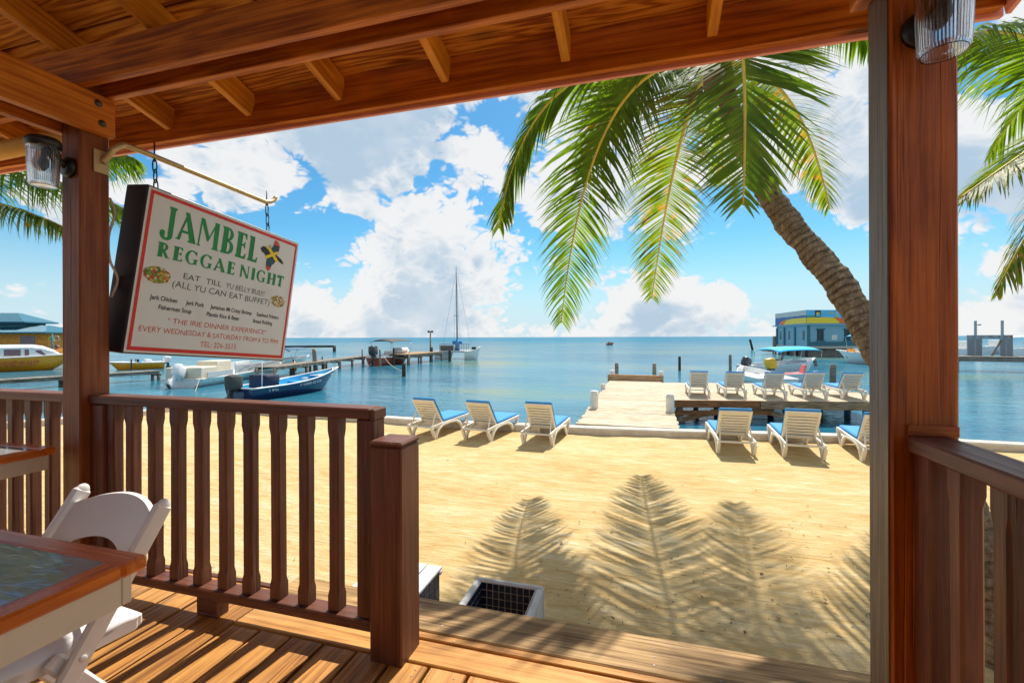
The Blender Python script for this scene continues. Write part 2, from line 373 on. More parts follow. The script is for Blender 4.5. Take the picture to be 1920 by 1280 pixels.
MAT['bandsky'] = plain('banner_sky_blue', (0.10, 0.50, 0.82), 0.5, var=0.15, scale=1.2)
MAT['bandyellow'] = plain('banner_yellow', (0.95, 0.64, 0.03), 0.5)
MAT['bandorange'] = plain('banner_orange', (0.90, 0.16, 0.015), 0.5)
MAT['bandgreen'] = plain('banner_green', (0.06, 0.40, 0.08), 0.5)
MAT['windowdark'] = plain('dark_window', (0.008, 0.010, 0.013), 0.15)
MAT['louvre'] = plain('grey_louvre_metal', (0.30, 0.36, 0.41), 0.5, 0.2, var=0.08)
MAT['inkgreen'] = plain('print_green', (0.004, 0.24, 0.055), 0.55, var=0.15, scale=4)
MAT['inkblack'] = plain('print_black', (0.012, 0.022, 0.016), 0.6)
MAT['inkred'] = plain('print_red', (0.60, 0.018, 0.010), 0.55, var=0.12, scale=3)
MAT['inkorange'] = plain('print_orange_red', (0.55, 0.075, 0.035), 0.6)
MAT['inkyellow'] = plain('print_yellow', (0.80, 0.62, 0.02), 0.6)
MAT['inkteal'] = plain('print_teal', (0.02, 0.07, 0.10), 0.6, var=0.3)
MAT['rope'] = plain('rope', (0.50, 0.44, 0.30), 0.9)
MAT['husk'] = plain('palm_husk', (0.20, 0.13, 0.065), 0.9, var=0.35, bump=0.5)

def mk_vinyl():
    t = NT('white_banner_vinyl'); c = t.coord('Object', (1, 1, 1), False)
    n = t.noise(c, 1.6, 3, 0.5, 0.6); mp = t.nd('ShaderNodeMapping'); mp.inputs['Rotation'].default_value = (0, R(35), 0); t.L.new(c, mp.inputs[0]); mp2 = t.nd('ShaderNodeMapping'); mp2.inputs['Scale'].default_value = (6, 1, 0.9); t.L.new(mp.outputs[0], mp2.inputs[0]); w = t.noise(mp2.outputs[0], 0.8, 1, 0.4, 0.6)
    t.bump(w, 0.35, 0.05)
    return t.p(Base_Color=t.ramp(n, [(0.3, (0.62, 0.65, 0.66)), (0.7, (0.70, 0.73, 0.74))]), Roughness=0.45)
MAT['vinyl'] = mk_vinyl()
def mk_food(name, cols, sc):
    t = NT(name); c = t.coord('Object', (1, 1, 1), False)
    v = t.nd('ShaderNodeTexVoronoi'); t.L.new(c, v.inputs['Vector']); v.inputs['Scale'].default_value = sc
    s = t.nd('ShaderNodeSeparateColor'); t.L.new(v.outputs['Color'], s.inputs[0])
    n = len(cols); col = t.ramp(s.outputs[0], [(i / n, x) for i, x in enumerate(cols)], 'CONSTANT')
    edge = t.rng(v.outputs['Distance'], 0.3, 0.75, 1.0, 0.45)
    return t.p(Base_Color=t.mix(1.0, col, edge, 'MULTIPLY'), Roughness=0.6)
MAT['salad'] = mk_food('print_salad', [(0.10, 0.24, 0.02), (0.30, 0.40, 0.04), (0.55, 0.05, 0.02), (0.18, 0.34, 0.03), (0.70, 0.60, 0.35), (0.60, 0.38, 0.06), (0.12, 0.28, 0.02)], 75)
MAT['fritters'] = mk_food('print_fritters', [(0.45, 0.28, 0.08), (0.75, 0.62, 0.40), (0.50, 0.10, 0.05), (0.60, 0.45, 0.15), (0.28, 0.33, 0.06), (0.80, 0.74, 0.60)], 85)

def mk_sand():
    t = NT('raked_sand'); tc = 'Object'
    big = t.noise(t.coord(tc, (0.35, 0.8, 1), False), 1.0, 5, 0.6)
    rake = t.noise(t.coord(tc, (2.2, 30, 1), False), 1.0, 4, 0.6, 0.6)
    def dim(sc, rad):
        v = t.nd('ShaderNodeTexVoronoi', feature='F1'); t.L.new(t.coord(tc, sc, False), v.inputs['Vector']); v.inputs['Scale'].default_value = 1.0
        return t.rng(v.outputs['Distance'], 0.0, rad, 0.0, 1.0)
    foot = t.math('ADD', dim((3.1, 4.2, 1), 0.55), t.math('MULTIPLY', dim((7.5, 10, 1), 0.6), 0.5))
    mid = t.noise(t.coord(tc, (3, 9, 1), False), 1.0, 6, 0.65)
    grain = t.noise(t.coord(tc, (220, 220, 220), False), 1.0, 3, 0.7)
    pat = t.noise(t.coord(tc, (2.0, 4.5, 1), False), 1.0, 7, 0.72, 0.5)
    g = t.math('ADD', t.math('MULTIPLY', big, 0.25), t.math('ADD', t.math('MULTIPLY', rake, 0.25), t.math('ADD', t.math('MULTIPLY', mid, 0.20), t.math('MULTIPLY', pat, 0.30))))
    col = t.ramp(g, [(0.36, (0.46, 0.275, 0.105)), (0.46, (0.61, 0.425, 0.190)), (0.53, (0.68, 0.52, 0.275)), (0.62, (0.77, 0.66, 0.46))])
    col = t.mix(t.rng(grain, 0.25, 0.75, 0.25, 0.0), col, (0.22, 0.13, 0.05))
    lit = t.rng(t.noise(t.coord(tc, (9, 16, 9), False), 1.0, 3, 0.6), 0.70, 0.76, 0.0, 0.6)
    col = t.mix(lit, col, (0.12, 0.07, 0.03))
    h = t.math('ADD', t.math('MULTIPLY', rake, 0.55), t.math('ADD', t.math('MULTIPLY', mid, 0.6), t.math('MULTIPLY', grain, 0.16)))
    t.bump(t.math('ADD', t.math('ADD', h, t.math('MULTIPLY', pat, 0.9)), t.math('MULTIPLY', foot, 0.32)), 0.85, 0.045)
    return t.p(Base_Color=col, Roughness=0.95, Specular_IOR_Level=0.1)
MAT['sand'] = mk_sand()
def mk_water():
    t = NT('sea_water'); tc = 'Object'
    sx = t.nd('ShaderNodeSeparateXYZ'); t.L.new(t.coord(tc, (1, 1, 1), False), sx.inputs[0])
    far = t.rng(sx.outputs[1], 15, 260, 0, 1)
    patch = t.noise(t.coord(tc, (0.05, 0.09, 1), False), 1.0, 4, 0.6)
    shallow = t.ramp(patch, [(0.36, (0.018, 0.14, 0.23)), (0.50, (0.045, 0.21, 0.30)), (0.60, (0.12, 0.24, 0.21)), (0.68, (0.20, 0.23, 0.08))])
    deep = t.ramp(t.noise(t.coord(tc, (0.012, 0.06, 1), False), 1.0, 4, 0.6), [(0.35, (0.006, 0.13, 0.24)), (0.65, (0.018, 0.20, 0.32))])
    col = t.mix(far, shallow, deep)
    w1 = t.noise(t.coord(tc, (0.55, 1.5, 1), False), 1.0, 4, 0.55, 0.4)
    w2 = t.noise(t.coord(tc, (2.2, 6.5, 1), False), 1.0, 3, 0.55, 0.3)
    calm = t.rng(t.noise(t.coord(tc, (0.03, 0.14, 1), False), 1.0, 3, 0.5), 0.35, 0.65, 0.35, 1.1)
    h = t.math('MULTIPLY', t.math('ADD', w1, t.math('MULTIPLY', w2, 0.32)), calm)
    nb = t.bump(h, 0.62, 0.12)
    # a rippled sea mirrors the sky less at grazing angles than a flat one would
    fr = t.nd('ShaderNodeFresnel'); fr.inputs['IOR'].default_value = 1.33; t.L.new(nb, fr.inputs['Normal'])
    k = t.math('MINIMUM', t.math('MULTIPLY', fr.outputs[0], 0.95), t.rng(far, 0, 1, 0.62, 0.30))
    df = t.nd('ShaderNodeBsdfDiffuse'); t.L.new(col, df.inputs[0]); t.L.new(nb, df.inputs['Normal'])
    gl = t.nd('ShaderNodeBsdfGlossy'); gl.inputs['Roughness'].default_value = 0.08; t.L.new(nb, gl.inputs['Normal'])
    ms = t.nd('ShaderNodeMixShader'); t.L.new(k, ms.inputs[0]); t.L.new(df.outputs[0], ms.inputs[1]); t.L.new(gl.outputs[0], ms.inputs[2]); t.L.new(ms.outputs[0], t.out.inputs[0])
    return t.m
MAT['water'] = mk_water()
def mk_leaf(name, a, b, dry, amount):
    t = NT(name); c = t.coord('Object', (1, 1, 1), False)
    n = t.noise(c, 3.0, 4, 0.6); col = t.ramp(n, [(0.3, a), (0.7, b)])
    d = t.rng(t.noise(c, 6.5, 4, 0.65), 0.66 - amount, 0.74 - amount, 0.0, 1.0)
    col = t.mix(d, col, dry)
    t.p(Base_Color=col, Roughness=0.5, Specular_IOR_Level=0.25)
    tr = t.nd('ShaderNodeBsdfTranslucent'); t.L.new(t.mix(1.0, col, (2.1, 2.15, 0.6), 'MULTIPLY'), tr.inputs[0])
    ms = t.nd('ShaderNodeMixShader'); ms.inputs[0].default_value = 0.5
    t.L.new(t.b.outputs[0], ms.inputs[1]); t.L.new(tr.outputs[0], ms.inputs[2]); t.L.new(ms.outputs[0], t.out.inputs[0])
    return t.m
MAT['leaf'] = mk_leaf('palm_leaf', (0.050, 0.105, 0.012), (0.125, 0.19, 0.020), (0.20, 0.12, 0.035), 0.02)
MAT['leafdry'] = mk_leaf('palm_leaf_older', (0.06, 0.11, 0.014), (0.15, 0.19, 0.022), (0.26, 0.15, 0.04), 0.10)
MAT['midrib'] = plain('palm_midrib', (0.55, 0.44, 0.05), 0.5, var=0.2)
def mk_trunk():
    t = NT('palm_trunk_bark'); c = t.coord('Object', (1, 1, 1), False)
    at_ = t.nd('ShaderNodeAttribute', attribute_name='scar'); n = t.noise(c, 14, 6, 0.7); f = t.noise(t.coord('Object', (60, 60, 18), False), 1.0, 4, 0.6)
    col = t.ramp(t.math('ADD', t.math('MULTIPLY', n, 0.6), t.math('MULTIPLY', f, 0.4)), [(0.32, (0.060, 0.044, 0.028)), (0.50, (0.22, 0.165, 0.105)), (0.68, (0.42, 0.34, 0.235))])
    col = t.mix(t.rng(at_.outputs['Fac'], 0.55, 1.0, 0.0, 0.75), col, (0.030, 0.019, 0.010))
    t.bump(t.math('ADD', n, f), 0.7, 0.012)
    return t.p(Base_Color=col, Roughness=0.9, Specular_IOR_Level=0.15)
MAT['trunk'] = mk_trunk()
def mk_glass(name, rough, tint, trans=0.92, alpha=None):
    t = NT(name)
    return t.p(Base_Color=tint, Roughness=rough, Transmission_Weight=trans, IOR=1.45)
MAT['jar'] = mk_glass('frosted_ribbed_glass', 0.10, (0.99, 0.99, 0.98), 1.0)
MAT['bulb'] = plain('bulb_holder_white', (0.70, 0.62, 0.50), 0.5)
def mk_tableglass():
    t = NT('dark_table_glass'); n = t.noise(t.coord('Object', (1, 1, 1), False), 18, 4, 0.6)
    w = t.noise(t.coord('Object', (7, 22, 1), False), 1.0, 2, 0.5, 1.5)
    t.bump(w, 0.14, 0.01)
    return t.p(Base_Color=t.ramp(n, [(0.3, (0.26, 0.28, 0.29)), (0.7, (0.34, 0.35, 0.35))]), Roughness=0.04, Specular_IOR_Level=0.6)
MAT['tableglass'] = mk_tableglass()

# ------------------------------------------------------------------ ground and water
KERB = [at(-900, 868), at(0, 806), at(227, 786), at(345, 769), at(470, 778), at(634, 789), at(860, 804), at(1090, 815), at(1275, 822), at(1640, 834), at(1920, 850), at(2600, 900)]
def build_sand():
    xs = []; x = -30.0
    while x < 30.0:
        xs.append(x); x += 0.09 if -4.5 < x < 5 else 0.35
    def edge(x):
        for a, b in zip(KERB, KERB[1:]):
            if a.x <= x <= b.x: return a.y + (b.y - a.y) * (x - a.x) / (b.x - a.x)
        return KERB[0].y if x < KERB[0].x else KERB[-1].y
    n = 90; V = []; F_ = []
    for i, x in enumerate(xs):
        e = edge(x) + 0.06
        for j in range(n + 1):
            y = -5 + (e + 5) * j / n
            h = 0.016 * noise.noise((x * 0.9, y * 1.4, 0)) + 0.010 * noise.noise((x * 2.6, y * 5.2, 3)) + 0.006 * noise.noise((x * 7, y * 9, 7))
            k = max(0.0, 1 - abs(e - y) / 0.5)
            h += k * (0.02 + 0.035 * noise.noise((x * 1.7, 0.3, 5)))
            V.append((x, y, h - 0.008))
    for i in range(len(xs) - 1):
        for j in range(n):
            a = i * (n + 1) + j; F_.append((a, a + n + 1, a + n + 2, a + 1))
    o = mesh_obj('sand_ground', V, F_, MAT['sand'], smooth=True); o['kind'] = 'structure'
build_sand()
o = mesh_obj('sea_water', [(-7000, -40, ZW), (7000, -40, ZW), (7000, 7500, ZW), (-7000, 7500, ZW)], [(0, 1, 2, 3)], MAT['water']); o['kind'] = 'structure'

def build_kerb():
    V = []; F_ = []
    for i, p in enumerate(KERB):
        d = (KERB[min(i + 1, len(KERB) - 1)] - KERB[max(i - 1, 0)]).normalized(); nrm = Vector((-d.y, d.x, 0))
        for off, z in ((0.0, -0.9), (0.0, 0.125), (0.02, 0.15), (0.26, 0.15), (0.28, 0.13), (0.28, -1.2)):
            q = p + nrm * off; V.append((q.x, q.y, z + 0.006 * noise.noise((q.x, q.y, z))))
    for i in range(len(KERB) - 1):
        for k in range(5):
            a = i * 6 + k; F_.append((a, a + 6, a + 7, a + 1))
    o = mesh_obj('sea_wall', V, F_, MAT['concrete'])
    tag(o, 'low pale concrete kerb between the sand and the water', 'sea wall')
build_kerb()

# ------------------------------------------------------------------ porch deck
deck = root('deck', (0, 0, DK)); deck['kind'] = 'structure'
def deck_boards():
    k = -18
    while k < 16:
        g0 = -1.144 + 0.165 * k; k += 1
        x0, x1 = g0 + 0.007, g0 + 0.165 - 0.007
        if x0 > 2.6: break
        y1 = 1.640 if x0 > -1.85 else 1.93
        dz = random.uniform(-0.002, 0.002)
        block('board', x0, x1, -3.2, y1 - random.uniform(0, 0.004), DK - 0.034 + dz, DK + dz, MAT['deck'], deck, 0.004)
    block('border_board', -1.802, 2.6, 1.650, 1.775, DK - 0.034, DK, MAT['deck'], deck, 0.004)
    block('sill_plank', -1.802, 2.6, 1.83, 2.06, DK - 0.045, DK + 0.004, MAT['sill'], deck, 0.006)
    block('sill_strip', -1.802, 2.6, 1.787, 1.826, DK - 0.035, DK + 0.001, MAT['deck'], deck, 0.004)
    block('skirt_board', -4.2, 2.6, 2.01, 2.045, 0.28, DK - 0.05, MAT['rail'], deck, 0.004)
    block('skirt_board', -4.2, 2.6, 1.99, 2.02, -0.05, 0.27, MAT['rail'], deck, 0.004)
    for y in (1.2, 0.0, -1.2, -2.4): block('joist', -4.2, 2.6, y - 0.04, y + 0.04, DK - 0.2, DK - 0.037, MAT['rail'], deck, 0.003)
    bm = bmesh.new()
    for px, py in [(-0.86, 1.95), (-0.86, 1.99), (-0.87, 1.88), (0.04, 1.98), (0.045, 1.93), (0.04, 1.88), (0.28, 1.86), (0.75, 1.95), (-0.78, 1.80)]:
        lathe_bm(bm, [(0.0045, 0), (0.0045, 0.001), (0.002, 0.0018)], 8, Matrix.Translation((px, py, DK + 0.0045 if py > 1.83 else DK + 0.0012)))
    for k in range(-6, 6):
        for yy in (1.60, 1.57):
            x = -1.144 + 0.165 * k + random.choice((0.04, 0.12)); lathe_bm(bm, [(0.0032, 0), (0.0032, 0.001), (0.0015, 0.0016)], 6, Matrix.Translation((x, yy + random.uniform(-0.01, 0.01), DK + 0.001)))
    o = bm_obj('deck_screws', bm, MAT['screw'], deck, Matrix.Identity(4)); o['kind'] = 'stuff'
MAT['screw'] = plain('dull_screw_steel', (0.34, 0.31, 0.27), 0.5, 0.6)
deck_boards()
def sand_step():
    r = root('wooden_step', (0.0, 2.3, 0), 0, 'weathered wooden step plank below the porch opening', 'step')
    block('tread', -0.35, 1.6, 2.08, 2.36, 0.33, 0.37, MAT['sill'], r, 0.005)
    for x in (-0.30, 1.55): block('support', x - 0.03, x + 0.03, 2.10, 2.34, -0.03, 0.33, MAT['rail'], r, 0.004)
sand_step()

# ------------------------------------------------------------------ porch posts
def post(x0, x1, y0, y1, m, label):
    r = root('porch_post', ((x0 + x1) / 2, (y0 + y1) / 2, DK), 0, label, 'post')
    block('shaft', x0, x1, y0, y1, DK - 0.02, DK + 2.735, m, r, 0.007)
    return r
pl = post(-2.855, -2.722, 1.602, 1.738, MAT['post'], 'left porch post, brown, holding the lamp and the hanging sign')
pr = post(0.705, 0.872, 1.602, 1.728, MAT['post2'], 'right porch post, wide orange brown timber beside the opening')
block('weathered_sky_sheen_face', 0.7005, 0.7045, 1.607, 1.723, DK + 0.0, DK + 2.54, MAT['postgrey'], pr, 0.001)  # thin added board; its grey is weathering plus sky reflection put into the colour
block('trim_block', 0.745, 0.868, 1.594, 1.6015, DK + 1.010, DK + 1.040, MAT['post2'], pr, 0.003)

# ------------------------------------------------------------------ railings
def baluster_mesh(h, s, m):
    """square ends, chamfered and slimmer in between; local X runs up"""
    prof = [(0.0, s, 0.001), (0.060, s, 0.001), (0.085, s * 0.94, 0.22), (h - 0.105, s * 0.94, 0.22), (h - 0.070, s, 0.001), (h, s, 0.001)]
    bm = bmesh.new(); rings = []
    for z, w, ch in prof:
        a = w / 2; c = a * ch + 0.0015; ring = []
        for x, y in ((a, a - c), (a - c, a), (-a + c, a), (-a, a - c), (-a, -a + c), (-a + c, -a), (a - c, -a), (a, -a + c)):
            ring.append(bm.verts.new((z, x, y)))
        rings.append(ring)
    for i in range(len(rings) - 1):
        for k in range(8): bm.faces.new((rings[i][k], rings[i][(k + 1) % 8], rings[i + 1][(k + 1) % 8], rings[i + 1][k]))
    bm.faces.new(rings[0][::-1]); bm.faces.new(rings[-1])
    bmesh.ops.recalc_face_normals(bm, faces=bm.faces[:])
    me = bpy.data.meshes.new('baluster'); bm.to_mesh(me); bm.free(); me.materials.append(m); return me
BAL = baluster_mesh(0.835, 0.054, MAT['rail'])
BZ0 = DK + 0.135
def baluster(x, y, parent):
    jit = Matrix.Rotation(random.uniform(-0.02, 0.02), 4, 'X') @ Matrix.Rotation(random.uniform(-0.004, 0.004), 4, 'Y')
    mw = Matrix.Translation((x, y, BZ0)) @ Matrix.Rotation(R(-90), 4, 'Y') @ jit
    return _link(bpy.data.objects.new('baluster', BAL), parent, mw)
def railing_left():
    r = root('railing', (-1.9, 1.68, DK), 0, 'brown baluster railing between the left post and the newel post', 'railing')
    member('top_rail', (-2.722, 1.685, DK + 0.988), (-1.083, 1.685, DK + 0.984), 0.10, 0.045, MAT['rail'], r, bev=0.006)
    member('bottom_rail', (-2.722, 1.68, DK + 0.112), (-1.062, 1.68, DK + 0.108), 0.085, 0.046, MAT['rail'], r, bev=0.005)
    block('end_post', -2.718, -2.628, 1.642, 1.722, DK + 0.005, DK + 0.962, MAT['rail'], r, 0.004)
    block('end_post', -1.150, -1.066, 1.645, 1.73, DK + 0.134, DK + 0.960, MAT['rail'], r, 0.005)
    block('rail_end', -1.0835, -1.060, 1.638, 1.734, DK + 0.958, DK + 1.004, MAT['rail'], r, 0.005)
    for u in (-2.598, -2.475, -2.325, -2.175, -2.027, -1.878, -1.735, -1.579, -1.429, -1.273): baluster(u, 1.683, r)
    block('support_block', -2.02, -1.90, 1.645, 1.715, DK, DK + 0.088, MAT['rail'], r, 0.004)
    nw = block('newel_post', -1.0595, -0.914, 1.600, 1.752, DK - 0.03, DK + 0.862, MAT['rail'], r, 0.006)
    block('newel_cap', -1.0605, -0.913, 1.599, 1.753, DK + 0.863, DK + 0.884, MAT['rail'], r, 0.008)
railing_left()
def railing_far():
    r = root('railing', (-3.6, 1.68, DK), 0, 'brown baluster railing left of the left post, behind the small table', 'railing')
    member('top_rail', (-4.6, 1.685, DK + 0.990), (-2.857, 1.685, DK + 0.988), 0.10, 0.045, MAT['rail'], r, bev=0.006)
    member('bottom_rail', (-4.6, 1.68, DK + 0.11), (-2.857, 1.68, DK + 0.11), 0.085, 0.046, MAT['rail'], r, bev=0.005)
    for i in range(11): baluster(-2.925 - 0.150 * i, 1.683, r)
railing_far()
def railing_right():
    r = root('railing', (0.8, 0.6, DK), 0, 'brown baluster railing running in from the right post', 'railing')
    member('top_rail', (0.798, 1.600, DK + 0.985), (0.798, -1.4, DK + 0.985), 0.112, 0.046, MAT['rail'], r, bev=0.006)
    member('bottom_rail', (0.798, 1.600, DK + 0.11), (0.798, -1.4, DK + 0.11), 0.085, 0.046, MAT['rail'], r, bev=0.005)
    block('end_post', 0.760, 0.838, 1.525, 1.600, DK + 0.134, DK + 0.961, MAT['rail'], r, 0.005)
    for i in range(18): baluster(0.798, 1.44 - 0.152 * i, r)
railing_right()

# ------------------------------------------------------------------ porch roof
SL = 0.271; Q0 = 2.16; RZ = DK + 2.597         # rafter underside at the fascia, rising inwards
def rz(y, off=0.0): return RZ + (Q0 - y) * SL + off
def porch_roof():
    r = root('porch_roof', (-2, 0, DK + 2.55), 0, 'orange brown timber porch roof with beams, rafters and boarding', 'porch roof')
    B = MAT['beam']
    YI = -3.4; X0, X1 = -6.4, 1.32
    block('beam', X0, X1 - 0.05, 1.563, 1.605, DK + 2.552, DK + 2.735, B, r, 0.004)
    block('beam', X0, X1 - 0.05, 1.693, 1.736, DK + 2.552, DK + 2.735, B, r, 0.004)
    block('beam', X0, X1 - 0.05, -1.60, -1.55, DK + 2.552, DK + 2.735, B, r, 0.004)
    for xa, nm in ((-2.720, 1), (-2.903, 0), (0.652, 0), (0.874, 0)):
        o = block('cross_beam', xa, xa + 0.047, YI, 1.735, DK + 2.352, DK + 2.550, B, r, 0.004)
        if nm:
            for (yy, zz) in ((1.655, DK + 2.50), (1.672, DK + 2.405)):
                bm = lathe_bm(bmesh.new(), [(0.018, 0), (0.018, 0.003), (0.011, 0.004), (0.011, 0.011), (0.005, 0.014)], 12)
                bm_obj('bolt', bm, MAT['bolt'], o, Matrix.Translation((xa + 0.047, yy, zz)) @ Matrix.Rotation(R(90), 4, 'Y'), True)
    xs = [0.93, 0.295, -0.345, -0.965, -1.60, -2.215, -2.84, -3.46, -4.08, -4.70, -5.32, -5.94]
    for x in xs:
        a = Vector((x, Q0, rz(Q0, 0.07))); b = Vector((x, YI, rz(YI, 0.07)))
        member('rafter', a, b, 0.042, 0.14, MAT['rafter'], r, bev=0.003)
    # blocking between the doubled beams
    for x in (-1.6, -0.34, 0.3): pass
    # boarding on top of the rafters
    step = 0.195; y = Q0 + 0.06; k = 0
    nrm = Vector((0, SL, 1)).normalized()
    while y > YI:
        ya, yb = y, y - step + 0.010
        yc = (ya + yb) / 2; c = Vector((0, yc, rz(yc, 0.1455))) + nrm * 0.012
        s1 = X0 + random.uniform(1.5, 5.5)
        for xa, xb in ((X0, s1 - 0.002), (s1 + 0.002, X1)):
            member('roof_plank', (xa, c.y, c.z), (xb, c.y, c.z), (step - 0.010) / nrm.z, 0.022, MAT['plank'], r, up=nrm, bev=0.003)
        y -= step; k += 1
    ym, y0, y1 = (YI + Q0 + 0.1) / 2, YI, Q0 + 0.1
    a = Vector(((X0 + X1) / 2, y0, rz(y0, 0.185))); b = Vector(((X0 + X1) / 2, y1, rz(y1, 0.185)))
    member('roof_sheet', a, b, X1 - X0 + 0.1, 0.02, MAT['roofmetal'], r, bev=0.002)
    # fascia: inner timber and the painted board outside it
    block('fascia_board', X0, X1, Q0 + 0.001, Q0 + 0.041, DK + 2.545, DK + 2.742, MAT['beam'], r, 0.003)
    block('painted_fascia', X0, X1 + 0.02, Q0 + 0.0425, Q0 + 0.064, DK + 2.527, DK + 2.78, MAT['fasciaout'], r, 0.003)
    a = Vector((X1 - 0.022, Q0, rz(Q0, 0.045))); b = Vector((X1 - 0.022, YI, rz(YI, 0.045)))
    member('fascia_board', a, b, 0.04, 0.19, MAT['beam'], r, bev=0.003)
    a = Vector((X1 + 0.011, Q0 + 0.04, rz(Q0 + 0.04, 0.04))); b = Vector((X1 + 0.011, YI, rz(YI, 0.04)))
    member('painted_fascia', a, b, 0.018, 0.24, MAT['fasciaout'], r, bev=0.003)
porch_roof()

def house_wall():
    r = root('house_wall', (-2, -3.3, DK), 0, 'warm timber house wall at the back of the porch', 'wall')
    n = 17
    for i in range(n): block('board', -6.4, 2.6, -3.36, -3.30, DK + 0.16 * i + 0.003, DK + 0.16 * (i + 1), MAT['wallboard'], r, 0.004)
    block('stud', -6.4, 2.6, -3.42, -3.365, DK, DK + 2.6, MAT['roofsheet'], r, 0)
MAT['wallboard'] = wood('wall_board_wood', (0.16, 0.06, 0.012), (0.26, 0.11, 0.024), (0.34, 0.16, 0.04), 0.5, 0.35, 0.2, bump=0.3)
house_wall()

def debris():
    rnd = random.Random(11); bm = bmesh.new()
    for i in range(260):
        if rnd.random() < 0.55: p = at(rnd.uniform(1000, 1640), rnd.uniform(980, 1200), 0)
        else: p = at(rnd.uniform(250, 1640), rnd.uniform(830, 1150), 0)
        a = rnd.uniform(0, 3.14); L_ = rnd.uniform(0.012, 0.05); d = Vector((math.cos(a), math.sin(a), rnd.uniform(-0.05, 0.15))) * L_
        if rnd.random() < 0.7: tube_bm(bm, [p + Vector((0, 0, 0.006)), p + d * 0.5 + Vector((0, 0, 0.012)), p + d + Vector((0, 0, 0.004))], rnd.uniform(0.0012, 0.003), 4, False)
        else:
            n = Vector((-d.y, d.x, 0)) * 0.35; c = p + Vector((0, 0, 0.010)); bm.faces.new([bm.verts.new(c), bm.verts.new(c + d * 0.5 + n + Vector((0, 0, 0.008))), bm.verts.new(c + d), bm.verts.new(c + d * 0.5 - n)])
    o = bm_obj('beach_debris', bm, MAT['husk'], None, Matrix.Identity(4)); tag(o, 'scattered twigs and dry leaf bits on the sand', 'debris', None, 'stuff')
debris()

# ------------------------------------------------------------------ hanging sign
SIGN_M = Matrix.Translation((-2.700, 2.358, DK + 1.636)) @ Matrix.Rotation(R(90), 4, 'Z') @ Matrix.Rotation(R(5.0), 4, 'Y') @ Matrix.Rotation(R(5.0), 4, 'X')
SW, SH, STK = 1.14, 0.925, 0.16
def text_mesh(s, bold=0.0):
    cu = bpy.data.curves.new('t', 'FONT'); cu.body = s; cu.size = 1.0; cu.offset = bold; cu.resolution_u = 3
    ob = bpy.data.objects.new('t', cu); COL.objects.link(ob)
    bpy.context.view_layer.update()
    me = bpy.data.meshes.new_from_object(ob.evaluated_get(bpy.context.evaluated_depsgraph_get()))
    bpy.data.objects.remove(ob); bpy.data.curves.remove(cu)
    return me
_cap = text_mesh('H'); CAPH = max(v.co.y for v in _cap.vertices); bpy.data.meshes.remove(_cap)
def lettering(name, s, x0, x1, ybase, cap, m, parent, base, y=0.0, bold=0.0, skew=0.0, jitter=0.0):
    """flat lettering fitted between x0 and x1 on the plane of base (x right, z up, facing -y)"""
    me = text_mesh(s, bold); xs = [v.co.x for v in me.vertices]; a, b = min(xs), max(xs)
    rnd = random.Random(len(s))
    for v in me.vertices:
        X = x0 + (v.co.x - a) / (b - a) * (x1 - x0); Z = v.co.y / CAPH * cap
        X += skew * Z
        if jitter: Z += jitter * math.sin(X * 61 + 1.3) * cap
        v.co = (X, y, ybase + Z)
    me.materials.clear(); me.materials.append(m); me.name = name
    # make it face -y
    bm = bmesh.new(); bm.from_mesh(me)
    for f in bm.faces:
        if f.normal.y > 0: f.normal_flip()
    bm.to_mesh(me); bm.free()
    return _link(bpy.data.objects.new(name, me), parent, base)

# a heavy flared serif alphabet, drawn on a unit-high body
def ring_sec(cx, cy, rx, ry, tx, ty, a0, a1, n=14):
    o = []; i_ = []
    for k in range(n + 1):
        a = R(a0 + (a1 - a0) * k / n); o.append((cx + rx * math.cos(a), cy + ry * math.sin(a))); i_.append((cx + (rx - tx) * math.cos(a), cy + (ry - ty) * math.sin(a)))
    return [[o[k], o[k + 1], i_[k + 1], i_[k]] for k in range(n)]
def bar(x, t=0.20, b=0.0, top=1.0, s=0.05, sb=True, st=True):
    p = []
    p += [(x - s, b), (x + t + s, b), (x + t + s, b + 0.035), (x + t, b + 0.10)] if sb else [(x, b), (x + t, b)]
    p += [(x + t, top - 0.10), (x + t + s, top - 0.035), (x + t + s, top), (x - s, top), (x - s, top - 0.035), (x, top - 0.10)] if st else [(x + t, top), (x, top)]
    p += [(x, b + 0.10), (x - s, b + 0.035)] if sb else []
    return p
def arm(x0, x1, y, t=0.085, tip=0.16, d=1):      # a horizontal arm ending in a wedge; d = way the wedge points
    return [(x0, y - t / 2), (x1 - 0.10, y - t / 2), (x1 - 0.03, y - tip / 2 if d <= 0 else y - t / 2), (x1 + 0.01, y - tip * 0.6 if d <= 0 else y - t / 2), (x1, y + t / 2 if d <= 0 else y + tip * 0.6), (x1 - 0.05, y + t / 2 if d < 0 else y + tip * 0.45), (x1 - 0.12, y + t / 2), (x0, y + t / 2)]
